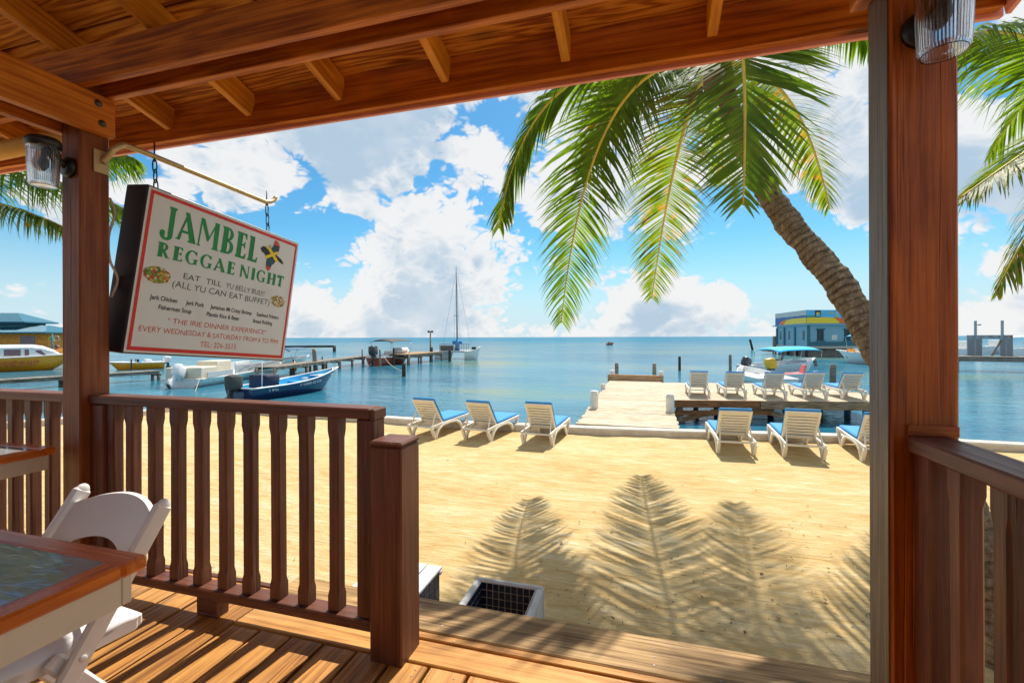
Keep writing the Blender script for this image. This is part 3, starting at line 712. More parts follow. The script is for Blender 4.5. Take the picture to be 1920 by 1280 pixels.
GL = {
 'I': (0.34, [bar(0.07)]),
 'L': (0.58, [bar(0.07), [(0.1, 0), (0.56, 0), (0.60, 0.22), (0.54, 0.22), (0.46, 0.095), (0.1, 0.09)]]),
 'E': (0.60, [bar(0.07), [(0.1, 0), (0.56, 0), (0.60, 0.22), (0.54, 0.22), (0.46, 0.09), (0.1, 0.085)], [(0.1, 1), (0.55, 1), (0.57, 0.78), (0.51, 0.78), (0.44, 0.915), (0.1, 0.92)], [(0.2, 0.49), (0.40, 0.49), (0.47, 0.40), (0.50, 0.40), (0.50, 0.68), (0.47, 0.68), (0.40, 0.575), (0.2, 0.57)]]),
 'T': (0.66, [bar(0.23, 0.2, 0, 1, 0.05, True, False), [(0.01, 1), (0.65, 1), (0.67, 0.75), (0.61, 0.75), (0.54, 0.91), (0.12, 0.91), (0.05, 0.75), (-0.01, 0.75)]]),
 'H': (0.82, [bar(0.07), bar(0.55), [(0.2, 0.46), (0.6, 0.46), (0.6, 0.55), (0.2, 0.55)]]),
 'N': (0.80, [bar(0.07, 0.085), [(0.0, 1), (0.24, 1), (0.74, 0.03), (0.70, -0.02), (0.58, -0.02), (0.06, 0.93)], bar(0.645, 0.085, 0.0, 1.0, 0.06, False, True)]),
 'A': (0.78, [[(-0.03, 0), (0.15, 0), (0.15, 0.04), (0.10, 0.06), (0.37, 0.80), (0.33, 0.97), (0.03, 0.06), (-0.03, 0.04)], [(0.24, 1.0), (0.42, 1.0), (0.74, 0.06), (0.82, 0.04), (0.82, 0), (0.46, 0), (0.46, 0.04), (0.53, 0.06)], [(0.14, 0.27), (0.55, 0.27), (0.53, 0.36), (0.16, 0.36)]]),
 'M': (1.02, [[(0.01, 0), (0.17, 0), (0.17, 0.04), (0.12, 0.06), (0.16, 1.0), (0.08, 1.0), (0.05, 0.06), (0.01, 0.04)], [(0.05, 1.0), (0.24, 1.0), (0.56, 0.36), (0.50, 0.24), (0.44, 0.24)], [(0.47, 0.30), (0.53, 0.30), (0.82, 0.93), (0.82, 1.0), (0.78, 1.0)], [(0.72, 1.0), (0.94, 1.0), (0.96, 0.06), (1.02, 0.04), (1.02, 0), (0.70, 0), (0.70, 0.04), (0.75, 0.06)]]),
 'B': (0.68, [bar(0.07)] + ring_sec(0.30, 0.75, 0.29, 0.25, 0.17, 0.075, -90, 90) + ring_sec(0.32, 0.27, 0.33, 0.27, 0.19, 0.08, -90, 90) + [[(0.2, 1), (0.30, 1), (0.30, 0.925), (0.2, 0.925)], [(0.2, 0.505), (0.32, 0.54), (0.32, 0.46), (0.2, 0.46)], [(0.2, 0.08), (0.32, 0.08), (0.32, 0), (0.2, 0)]]),
 'R': (0.74, [bar(0.07)] + ring_sec(0.30, 0.73, 0.29, 0.27, 0.17, 0.08, -90, 90) + [[(0.2, 1), (0.30, 1), (0.30, 0.92), (0.2, 0.92)], [(0.2, 0.54), (0.30, 0.54), (0.30, 0.46), (0.2, 0.46)], [(0.26, 0.50), (0.44, 0.50), (0.66, 0.06), (0.75, 0.04), (0.75, 0), (0.50, 0)]]),
 'G': (0.80, ring_sec(0.42, 0.5, 0.41, 0.52, 0.20, 0.085, 48, 318, 22) + [[(0.52, 0.42), (0.80, 0.42), (0.80, 0.37), (0.74, 0.34), (0.74, 0.0), (0.66, 0.06), (0.55, 0.12), (0.55, 0.34), (0.52, 0.37)], [(0.62, 0.92), (0.71, 1.0), (0.71, 0.70), (0.66, 0.70), (0.58, 0.82)]]),
 'J': (0.58, [bar(0.30, 0.20, 0.15, 1.0, 0.05, False, True)] + ring_sec(0.25, 0.16, 0.25, 0.17, 0.18, 0.075, -180, 0, 14) + ring_sec(0.10, 0.19, 0.105, 0.085, 0.105, 0.085, 0, 360, 12)),
}
def serif_word(name, s, x0, x1, ybase, cap, m, parent, base, y, drop=None, gap=0.10):
    tot = sum(GL[c][0] if c != ' ' else 0.34 for c in s) + gap * (len(s) - 1)
    k = (x1 - x0) / tot; x = 0.0; bm = bmesh.new(); q = 0
    for c in s:
        if c == ' ': x += 0.34 + gap; continue
        w, polys = GL[c]
        for poly in polys:
            q += 1
            zo = ybase; sy = cap
            if drop and c in drop: sy = cap * drop[c]; zo = ybase + cap - sy
            vs_ = [bm.verts.new((x0 + (x + px) * k, y - 0.00004 * (q % 9), zo + py * sy)) for px, py in poly]
            try: bm.faces.new(vs_)
            except ValueError: pass
        x += w + gap
    bmesh.ops.triangulate(bm, faces=bm.faces[:])
    for f in bm.faces:
        if f.normal.y > 0: f.normal_flip()
    return bm_obj(name, bm, m, parent, base)
def poly_print(name, pts, m, parent, base, y):
    bm = bmesh.new(); f = bm.faces.new([bm.verts.new((a, y, b)) for a, b in pts]); f.normal_update()
    bmesh.ops.triangulate(bm, faces=bm.faces[:])
    for f in bm.faces:
        f.normal_update()
        if f.normal.y > 0: f.normal_flip()
    return bm_obj(name, bm, m, parent, base)
def sgx(f): return (f - 0.5) * SW
def sgz(f): return (0.5 - f) * SH
def hanging_sign():
    r = root('hanging_sign', mw=SIGN_M, label='white hanging sign box with green lettering and red border on chains', cat='sign')
    yF = -STK / 2
    bx = box_mesh(SW, STK, SH, MAT['signblack'], 0.006); _link(bpy.data.objects.new('sign_box', bx), r, SIGN_M)
    # printed banner: a stretched skin with shallow creases
    nx, nz = 48, 40; V = []; F_ = []
    for i in range(nx + 1):
        for j in range(nz + 1):
            fx, fz = i / nx, j / nz; e = min(fx, 1 - fx, fz, 1 - fz); k = min(1, e / 0.08)
            V.append((sgx(0.008 + fx * 0.984), yF - 0.0015 - 0.0012 * k, sgz(0.01 + fz * 0.98)))
    for i in range(nx):
        for j in range(nz):
            a = i * (nz + 1) + j; F_.append((a, a + 1, a + nz + 2, a + nz + 1))
    mesh_obj('banner', V, F_, MAT['vinyl'], r, smooth=True)
    y1 = yF - 0.0034; y2 = yF - 0.0042; y3 = yF - 0.0050
    # red border strips
    a, b, c, d = 0.019, 0.034, 0.981, 0.966; e, f, g, h = 0.022, 0.042, 0.978, 0.955
    for nm, pts in (('border_strip', [(a, e), (c, e), (c, f), (a, f)]), ('border_strip', [(a, h), (c, h), (c, g), (a, g)]), ('border_strip', [(a, f), (b, f), (b, h), (a, h)]), ('border_strip', [(d, f), (c, f), (c, h), (d, h)])):
        poly_print(nm, [(sgx(p), sgz(q)) for p, q in pts], MAT['inkred'], r, SIGN_M, y1)
    serif_word('lettering', 'JAMBEL', sgx(0.085), sgx(0.672), sgz(0.268), 0.186 * SH, MAT['inkgreen'], r, SIGN_M, y1, {'J': 1.13}, 0.07)
    serif_word('lettering', 'REGGAE', sgx(0.085), sgx(0.530), sgz(0.402), 0.090 * SH, MAT['inkgreen'], r, SIGN_M, y1, None, 0.13)
    serif_word('lettering', 'NIGHT', sgx(0.562), sgx(0.905), sgz(0.402), 0.090 * SH, MAT['inkgreen'], r, SIGN_M, y1, None, 0.13)
    T = lambda s, a, b, base, cap, m, **k: lettering('lettering', s, sgx(a), sgx(b), sgz(base), cap * SH, m, r, SIGN_M, y1, **k)
    K, O = MAT['inkblack'], MAT['inkorange']
    T('EAT', 0.235, 0.328, 0.503, 0.036, K, jitter=0.05, skew=0.05); T('TILL', 0.362, 0.458, 0.503, 0.036, K, jitter=0.05, skew=0.05); T('YU BELLY BUS!!!', 0.486, 0.762, 0.503, 0.036, K, jitter=0.05, skew=0.05)
    T('(ALL YU CAN EAT BUFFET)', 0.184, 0.812, 0.566, 0.040, K, bold=-0.002, jitter=0.05, skew=0.05)
    T('Jerk Chicken', 0.086, 0.222, 0.664, 0.027, K, bold=0.022); T('Jerk Pork', 0.268, 0.372, 0.664, 0.027, K, bold=0.022)
    T('Jamaican Mi Crazy Shrimp', 0.410, 0.688, 0.664, 0.027, K, bold=0.022); T('Seafood Fritters', 0.726, 0.904, 0.664, 0.027, K, bold=0.022)
    T('Fishermen Soup', 0.134, 0.306, 0.718, 0.027, K, bold=0.022); T('Plantin Rice & Bean', 0.394, 0.604, 0.718, 0.027, K, bold=0.022); T('Bread Ridding', 0.706, 0.858, 0.718, 0.027, K, bold=0.022)
    T('" THE IRIE DINNER EXPERIENCE"', 0.188, 0.816, 0.798, 0.033, O, bold=0.0, jitter=0.06, skew=0.05)
    T('EVERY WEDNESDAY & SATURDAY FROM 6 TO 9PM', 0.058, 0.924, 0.862, 0.033, O, bold=0.0, jitter=0.06, skew=0.05)
    T('TEL: 226-3515', 0.382, 0.611, 0.930, 0.036, O, bold=0.0, jitter=0.04)
    # two food pictures
    for nm, cx, cz, rx, rz_, m in (('food_picture', 0.105, 0.514, 0.067, 0.050, MAT['salad']), ('food_picture', 0.880, 0.520, 0.062, 0.046, MAT['fritters'])):
        rnd = random.Random(3); pts = []
        for k in range(40):
            q = 1 + rnd.uniform(-0.07, 0.05); an = 2 * math.pi * k / 40; pts.append((sgx(cx + rx * q * math.cos(an)), sgz(cz - rz_ * q * math.sin(an))))
        poly_print(nm, pts, m, r, SIGN_M, y1)
    # crossed map shapes with a yellow saltire
    blz = [(0.790, 0.050), (0.815, 0.055), (0.835, 0.085), (0.832, 0.12), (0.822, 0.16), (0.822, 0.20), (0.805, 0.235), (0.790, 0.25), (0.780, 0.29), (0.763, 0.305), (0.745, 0.285), (0.742, 0.24), (0.748, 0.19), (0.752, 0.15), (0.748, 0.11), (0.756, 0.10), (0.768, 0.125), (0.780, 0.10)]
    poly_print('emblem', [(sgx(p), sgz(q)) for p, q in blz], MAT['inkteal'], r, SIGN_M, y1)
    poly_print('emblem', [(sgx(p), sgz(q)) for p, q in blz[:4] + [(0.826, 0.088), (0.784, 0.088)]], MAT['inkorange'], r, SIGN_M, y2)
    poly_print('emblem', [(sgx(p), sgz(q)) for p, q in [(0.780, 0.27), (0.778, 0.29), (0.763, 0.305), (0.745, 0.285), (0.745, 0.265)]], MAT['inkorange'], r, SIGN_M, y2)
    jam = [(0.686, 0.150), (0.700, 0.128), (0.722, 0.126), (0.745, 0.142), (0.775, 0.150), (0.800, 0.160), (0.830, 0.168), (0.862, 0.185), (0.886, 0.215), (0.862, 0.216), (0.842, 0.205), (0.815, 0.206), (0.785, 0.200), (0.760, 0.198), (0.735, 0.196), (0.718, 0.178), (0.700, 0.172)]
    poly_print('emblem', [(sgx(p), sgz(q)) for p, q in jam], MAT['inkblack'], r, SIGN_M, y2)
    poly_print('emblem', [(sgx(p), sgz(q)) for p, q in [(0.725, 0.118), (0.750, 0.112), (0.838, 0.205), (0.815, 0.216)]], MAT['inkyellow'], r, SIGN_M, y3)
    poly_print('emblem', [(sgx(p), sgz(q)) for p, q in [(0.728, 0.196), (0.740, 0.214), (0.830, 0.148), (0.818, 0.130)]], MAT['inkyellow'], r, SIGN_M, y3 - 0.0004)
    # hooks and chain up to the bracket
    for fx in (0.09, 0.80):
        top = SIGN_M @ Vector((sgx(fx), 0, SH / 2)); pz = DK + 2.335 - 0.034 * ((top.y - 1.75) / 1.06)
        for k in range(3):
            f = (k + 0.5) / 3; c0 = top.lerp(Vector((-2.672, top.y, pz - 0.02)), f); ln = (pz - 0.02 - top.z) / 3 * 0.68
            pts = [c0 + Vector((0.011 * math.cos(a) * (1 if k % 2 else 0.1), 0.011 * math.cos(a) * (0.1 if k % 2 else 1), ln * math.sin(a))) for a in [2 * math.pi * i / 12 for i in range(13)]]
            tube('chain_link', pts, 0.0036, MAT['black'], r, 6, Matrix.Identity(4))
        e = Vector((-2.672, top.y, pz))
        tube('eye_bolt', [e + Vector((0, 0, -0.025)), e, e + Vector((0, 0, 0.085))], 0.004, MAT['black'], r, 6, Matrix.Identity(4))
    # stray cable down the side of the box
    tube('cable', smoothpath([Vector((-2.735, 1.745, DK + 2.05)), Vector((-2.74, 1.775, DK + 1.98)), Vector((-2.75, 1.75, DK + 1.85)), Vector((-2.735, 1.745, DK + 1.72)), Vector((-2.73, 1.78, DK + 1.62)), Vector((-2.74, 1.755, DK + 1.52))], 6), 0.006, MAT['cream'], r, 6, Matrix.Identity(4))
hanging_sign()
def bracket():
    r = root('sign_bracket', (-2.672, 1.74, DK + 2.3), 0, 'bent brass coloured pipe arm carrying the hanging sign', 'bracket')
    x = -2.672
    pts = [(-2.715, 1.70, DK + 2.22), (-2.690, 1.715, DK + 2.26)] + [(x, 1.73, DK + 2.30), (x, 1.77, DK + 2.334), (x, 1.83, DK + 2.338), (x, 2.2, DK + 2.325), (x, 2.66, DK + 2.305), (x, 2.74, DK + 2.306), (x, 2.80, DK + 2.332), (x, 2.825, DK + 2.365)]
    tube('arm', smoothpath(pts, 6), 0.015, MAT['brass'], r, 12, Matrix.Identity(4))
    block('wall_plate', -2.722, -2.713, 1.66, 1.73, DK + 2.16, DK + 2.28, MAT['brass'], r, 0.002)
bracket()

# ------------------------------------------------------------------ wall lamps
def wall_lamp(x, yface, z, label):
    m = Matrix.Translation((x, yface, z))
    r = root('wall_lamp', mw=m, label=label, cat='lamp', group='lamps on the porch posts')
    I = lambda mm: m @ mm
    bm_obj('back_plate', lathe_bm(bmesh.new(), [(0.052, 0), (0.052, 0.014), (0.042, 0.022), (0.012, 0.026)], 24), MAT['black'], r, I(Matrix.Rotation(R(90), 4, 'X')), True)
    tube('arm', [m @ Vector((0, -0.015, 0.0)), m @ Vector((0, -0.04, 0.015)), m @ Vector((0, -0.07, 0.05)), m @ Vector((0, -0.095, 0.075))], [0.018, 0.016, 0.018, 0.03], MAT['black'], r, 10, Matrix.Identity(4))
    bm_obj('cap', lathe_bm(bmesh.new(), [(0.066, 0.0), (0.066, 0.03), (0.058, 0.042), (0.02, 0.048)], 28), MAT['black'], r, I(Matrix.Translation((0, -0.105, 0.062))), True)
    bm = bmesh.new(); S = 96
    def ring(rad, zz, rib):
        return [bm.verts.new(((rad + (rib if k % 2 else 0)) * math.cos(2 * math.pi * k / S), (rad + (rib if k % 2 else 0)) * math.sin(2 * math.pi * k / S), zz)) for k in range(S)]
    prof = [(0.060, 0.0, 0.0), (0.0605, -0.010, 0.0012), (0.058, -0.09, 0.0012), (0.0545, -0.175, 0.0012), (0.050, -0.188, 0.0), (0.025, -0.190, 0), (0.004, -0.190, 0), (0.004, -0.187, 0), (0.025, -0.186, 0), (0.047, -0.184, 0), (0.051, -0.172, 0), (0.0545, -0.09, 0), (0.0565, -0.001, 0.0)]
    rg = [ring(*p) for p in prof]
    for i in range(len(rg)):
        j = (i + 1) % len(rg)
        for k in range(S): bm.faces.new((rg[i][k], rg[i][(k + 1) % S], rg[j][(k + 1) % S], rg[j][k]))
    bmesh.ops.recalc_face_normals(bm, faces=bm.faces[:])
    bm_obj('glass_jar', bm, MAT['jar'], r, I(Matrix.Translation((0, -0.105, 0.061))), False)
    bm_obj('bulb', lathe_bm(bmesh.new(), [(0.018, 0), (0.018, -0.03), (0.028, -0.06), (0.028, -0.085), (0.012, -0.108)], 16), MAT['bulb'], r, I(Matrix.Translation((0, -0.105, 0.055))), True)
wall_lamp(-2.792, 1.602, DK + 2.165, 'small black wall lamp with ribbed glass on the left post')
wall_lamp(0.782, 1.602, DK + 2.185, 'small black wall lamp with ribbed glass high on the right post')

# pale rounded pole under the eave, far left
MAT['eavelog'] = plain('ochre_log', (0.66, 0.36, 0.07), 0.6, var=0.12)
def pole():
    o = tube('eave_pole', [Vector((-5.2, 1.86, DK + 2.44)), Vector((-3.0, 1.86, DK + 2.50))], 0.052, MAT['eavelog'], None, 16, Matrix.Identity(4))
    tag(o, 'ochre round log under the eave left of the left post', 'pole')
pole()

# ------------------------------------------------------------------ tables and chair
def table(x0, x1, y0, y1, label):
    h = 0.757
    r = root('table', ((x0 + x1) / 2, (y0 + y1) / 2, DK), 0, label, 'table', 'glass topped porch tables')
    t = 0.060; z1 = DK + h; z0 = z1 - 0.036
    T = MAT['tabletrim']
    block('edge_strip', x0, x1, y1 - t, y1, z0, z1, T, r, 0.008); block('edge_strip', x0, x1, y0, y0 + t, z0, z1, T, r, 0.008)
    block('edge_strip', x0 + 0.0005, x0 + t, y0 + t, y1 - t, z0 + 0.0005, z1 - 0.0005, T, r, 0.006); block('edge_strip', x1 - t, x1 - 0.0005, y0 + t, y1 - t, z0 + 0.0005, z1 - 0.0005, T, r, 0.006)
    block('glass_top', x0 + t, x1 - t, y0 + t, y1 - t, z1 - 0.012, z1 - 0.002, MAT['tableglass'], r, 0.001)
    block('under_board', x0 + t - 0.005, x1 - t + 0.005, y0 + t - 0.005, y1 - t + 0.005, z0 + 0.004, z1 - 0.0135, MAT['cream'], r, 0)
    i = 0.024; za = z0 - 0.075
    C_ = MAT['cream']
    block('apron', x0 + i, x1 - i, y1 - i - 0.022, y1 - i, za, z0 - 0.001, C_, r, 0.002); block('apron', x0 + i, x1 - i, y0 + i, y0 + i + 0.022, za, z0 - 0.001, C_, r, 0.002)
    block('apron', x0 + i, x0 + i + 0.022, y0 + i + 0.023, y1 - i - 0.023, za, z0 - 0.001, C_, r, 0.002); block('apron', x1 - i - 0.022, x1 - i, y0 + i + 0.023, y1 - i - 0.023, za, z0 - 0.001, C_, r, 0.002)
    cx, cy = (x0 + x1) / 2, (y0 + y1) / 2
    block('pedestal', cx - 0.05, cx + 0.05, cy - 0.05, cy + 0.05, DK + 0.045, z0 - 0.001, C_, r, 0.006)
    block('foot_bar', cx - 0.30, cx + 0.30, cy - 0.035, cy + 0.035, DK, DK + 0.045, C_, r, 0.006); block('foot_bar', cx - 0.035, cx + 0.035, cy - 0.28, cy + 0.28, DK, DK + 0.0445, C_, r, 0.006)
table(-2.0, -1.2, 0.10, 0.852, 'glass topped table with orange wooden rim, nearest the camera')
table(-3.62, -2.835, 0.92, 1.57, 'glass topped table with orange rim by the railing left of the post')

def folding_chair():
    mw = Matrix.Translation((-1.70, 0.86, DK)) @ Matrix.Rotation(R(180 - 5), 4, 'Z')
    r = root('folding_chair', mw=mw, label='white resin folding chair pushed under the nearest table', cat='chair')
    Wm = MAT['white']; hw = 0.215
    # local: x across, +y towards the front of the seat
    def p(x, y, z): return (x, y, z)
    for s in (-1, 1):
        member('side_frame', p(s * hw, -0.244, 0.772), p(s * hw, 0.235, 0.0), 0.024, 0.054, Wm, r, up=(0, 1, 0.4), bev=0.007, base=mw)
        bm = bmesh.new(); bmesh.ops.create_uvsphere(bm, u_segments=14, v_segments=8, radius=1.0)
        for v in bm.verts: v.co = Vector((v.co.x * 0.0112, v.co.y * 0.0215, v.co.z * 0.0215))
        bm_obj('finial', bm, Wm, r, mw @ Matrix.Translation((s * hw, -0.2425, 0.769)), True)
        member('rear_leg', p(s * (hw - 0.030), 0.02, 0.445), p(s * (hw - 0.030), -0.275, 0.0), 0.022, 0.045, Wm, r, up=(0, 1, 0.4), bev=0.007, base=mw)
        member('seat_rail', p(s * (hw - 0.058), -0.20, 0.415), p(s * (hw - 0.058), 0.215, 0.430), 0.026, 0.045, Wm, r, bev=0.007, base=mw)
        for (yy, zz) in ((-0.03, 0.428), (0.115, 0.195)):
            bm_obj('rivet', lathe_bm(bmesh.new(), [(0.009, 0), (0.009, 0.002), (0.005, 0.003)], 12), Wm, r, mw @ Matrix.Translation((s * (hw + 0.013), yy, zz)) @ Matrix.Rotation(R(90 * s), 4, 'Y'), True)
    member('stretcher', p(-hw + 0.02, -0.185, 0.13), p(hw - 0.02, -0.185, 0.13), 0.02, 0.034, Wm, r, bev=0.006, base=mw)
    member('stretcher', p(-hw + 0.015, 0.185, 0.085), p(hw - 0.015, 0.185, 0.085), 0.02, 0.034, Wm, r, bev=0.006, base=mw)
    member('seat_rail', p(-hw + 0.05, -0.20, 0.418), p(hw - 0.05, -0.20, 0.418), 0.03, 0.042, Wm, r, bev=0.008, base=mw)
    member('seat_rail', p(-hw + 0.05, 0.205, 0.430), p(hw - 0.05, 0.205, 0.430), 0.03, 0.042, Wm, r, bev=0.008, base=mw)
    # padded seat
    bm = bmesh.new(); n = 16; grid = []
    for i in range(n + 1):
        row = []
        for j in range(n + 1):
            x = -0.17 + 0.34 * i / n; y = -0.195 + 0.40 * j / n
            e = min(i, n - i, j, n - j) / n; hgt = 0.020 * min(1, e / 0.16) ** 0.5
            row.append(bm.verts.new((x, y, 0.440 + 0.015 * (j / n) + hgt)))
        grid.append(row)
    for i in range(n):
        for j in range(n): bm.faces.new((grid[i][j], grid[i + 1][j], grid[i + 1][j + 1], grid[i][j + 1]))
    ext = bmesh.ops.extrude_face_region(bm, geom=bm.faces[:]); 
    for g in ext['geom']:
        if isinstance(g, bmesh.types.BMVert): pass
    for v in [g for g in ext['geom'] if isinstance(g, bmesh.types.BMVert)]: v.co.z = min(v.co.z, 0.436) - 0.012
    bmesh.ops.recalc_face_normals(bm, faces=bm.faces[:])
    bm_obj('seat_pad', bm, MAT['chairpad'], r, mw, True)
    # bowed back slat with arched top and bottom edges, leaning with the frame
    bm = bmesh.new(); n = 28; rows = []
    for i in range(n + 1):
        f = -1 + 2 * i / n; x = f * (hw - 0.010); a = 1 - f * f
        zt = 0.735 + 0.038 * a; zb = 0.595 + 0.062 * a - 0.03 * max(0, abs(f) - 0.85) / 0.15
        bow = -0.028 * a
        ring = []
        for fz, fy in ((0, -1), (0.02, -0.4), (0.5, -1.15), (0.98, -0.4), (1, -1), (1, 1), (0.5, 1.1), (0, 1)):
            z = zb + (zt - zb) * fz; yy = -0.262 + (0.800 - z) * 0.622
            ring.append(bm.verts.new((x, yy + bow + fy * 0.008, z)))
        rows.append([ring[0], ring[2], ring[4], ring[5], ring[6], ring[7]])
        for k in (1, 3): bm.verts.remove(ring[k])
    for i in range(n):
        for k in range(6): bm.faces.new((rows[i][k], rows[i + 1][k], rows[i + 1][(k + 1) % 6], rows[i][(k + 1) % 6]))
    bm.faces.new(rows[0]); bm.faces.new(rows[-1][::-1]); bmesh.ops.recalc_face_normals(bm, faces=bm.faces[:])
    o = bm_obj('backrest', bm, Wm, r, mw, True)
    o.data.set_sharp_from_angle(angle=R(50)) if hasattr(o.data, 'set_sharp_from_angle') else None
folding_chair()

# ------------------------------------------------------------------ foot bath and tiled plinth by the step
def foot_bath():
    x0, x1, y0, y1, h = -1.235, -0.70, 2.68, 3.30, 0.215; w = 0.055; zf = -0.02
    r = root('foot_bath', ((x0 + x1) / 2, (y0 + y1) / 2, 0), R(-1), 'square concrete foot bath lined with navy tiles on the sand', 'foot bath')
    P = MAT['plaster']
    block('rim_wall', x0, x1, y1 - w, y1, -0.06, h, P, r, 0.018); block('rim_wall', x0, x1, y0, y0 + w, -0.06, h, P, r, 0.018)
    block('rim_wall', x0 + 0.001, x0 + w, y0 + w - 0.01, y1 - w + 0.01, -0.06, h - 0.002, P, r, 0.016); block('rim_wall', x1 - w, x1 - 0.001, y0 + w - 0.01, y1 - w + 0.01, -0.06, h - 0.002, P, r, 0.016)
    block('floor_slab', x0 + w, x1 - w, y0 + w, y1 - w, -0.06, zf - 0.004, MAT['concrete'], r, 0)
    T = MAT['tile']; n = 9; pw = (x1 - x0 - 2 * w) / n; m = 4; ph = (h - 0.012 - zf) / m; ny = 10; py = (y1 - y0 - 2 * w) / ny; g = 0.0035
    block('grout', x0 + w, x1 - w, y1 - w - 0.003, y1 - w - 0.0005, zf, h - 0.008, MAT['concrete'], r, 0)
    block('grout', x0 + w + 0.0005, x0 + w + 0.003, y0 + w, y1 - w - 0.004, zf, h - 0.008, MAT['concrete'], r, 0)
    block('grout', x1 - w - 0.003, x1 - w - 0.0005, y0 + w, y1 - w - 0.004, zf, h - 0.008, MAT['concrete'], r, 0)
    for j in range(m):
        for i in range(n): block('tile', x0 + w + pw * i + g, x0 + w + pw * (i + 1) - g, y1 - w - 0.007, y1 - w - 0.003, zf + ph * j + g, zf + ph * (j + 1) - g, T, r, 0.001)
        for i in range(ny):
            block('tile', x0 + w + 0.003, x0 + w + 0.007, y0 + w + py * i + g, y0 + w + py * (i + 1) - g, zf + ph * j + g, zf + ph * (j + 1) - g, T, r, 0.001)
            block('tile', x1 - w - 0.007, x1 - w - 0.003, y0 + w + py * i + g, y0 + w + py * (i + 1) - g, zf + ph * j + g, zf + ph * (j + 1) - g, T, r, 0.001)
    for i in range(n):
        for j in range(ny): block('tile', x0 + w + pw * i + g, x0 + w + pw * (i + 1) - g, y0 + w + py * j + g, y0 + w + py * (j + 1) - g, zf - 0.004, zf + 0.001, MAT['tiledirt'], r, 0.001)
foot_bath()
def tiled_plinth():
    x0, x1, y0, y1, h = -1.87, -1.39, 2.56, 3.02, 0.40
    r = root('tiled_plinth', ((x0 + x1) / 2, (y0 + y1) / 2, 0), 0, 'navy tiled box with white slatted top behind the newel post', 'plinth')
    block('core', x0 + 0.06, x1 - 0.02, y0 + 0.03, y1 - 0.03, -0.05, h - 0.03, MAT['concrete'], r, 0.002)
    n = 5; py = (y1 - y0 - 0.06) / n; ph = (h - 0.03) / 4
    for j in range(4):
        for i in range(n): block('tile', x1 - 0.02, x1 - 0.013, y0 + 0.03 + py * i + 0.002, y0 + 0.03 + py * (i + 1) - 0.002, ph * j + 0.002, ph * (j + 1) - 0.002, MAT['tile'], r, 0.001)
    k = 4; sw = (x1 - x0) / k
    for i in range(k): block('slat', x0 + sw * i + 0.006, x0 + sw * (i + 1) - 0.006, y0, y1, h - 0.022, h, MAT['white'], r, 0.004)
    for y in (y0 + 0.005, y1 - 0.04): block('batten', x0, x1, y, y + 0.03, h - 0.048, h - 0.0225, MAT['white'], r, 0.003)
    block('leg', x0 + 0.01, x0 + 0.055, y0 + 0.01, y0 + 0.055, 0, h - 0.048, MAT['white'], r, 0.003); block('leg', x0 + 0.01, x0 + 0.055, y1 - 0.08, y1 - 0.04, 0, h - 0.048, MAT['white'], r, 0.003)
tiled_plinth()

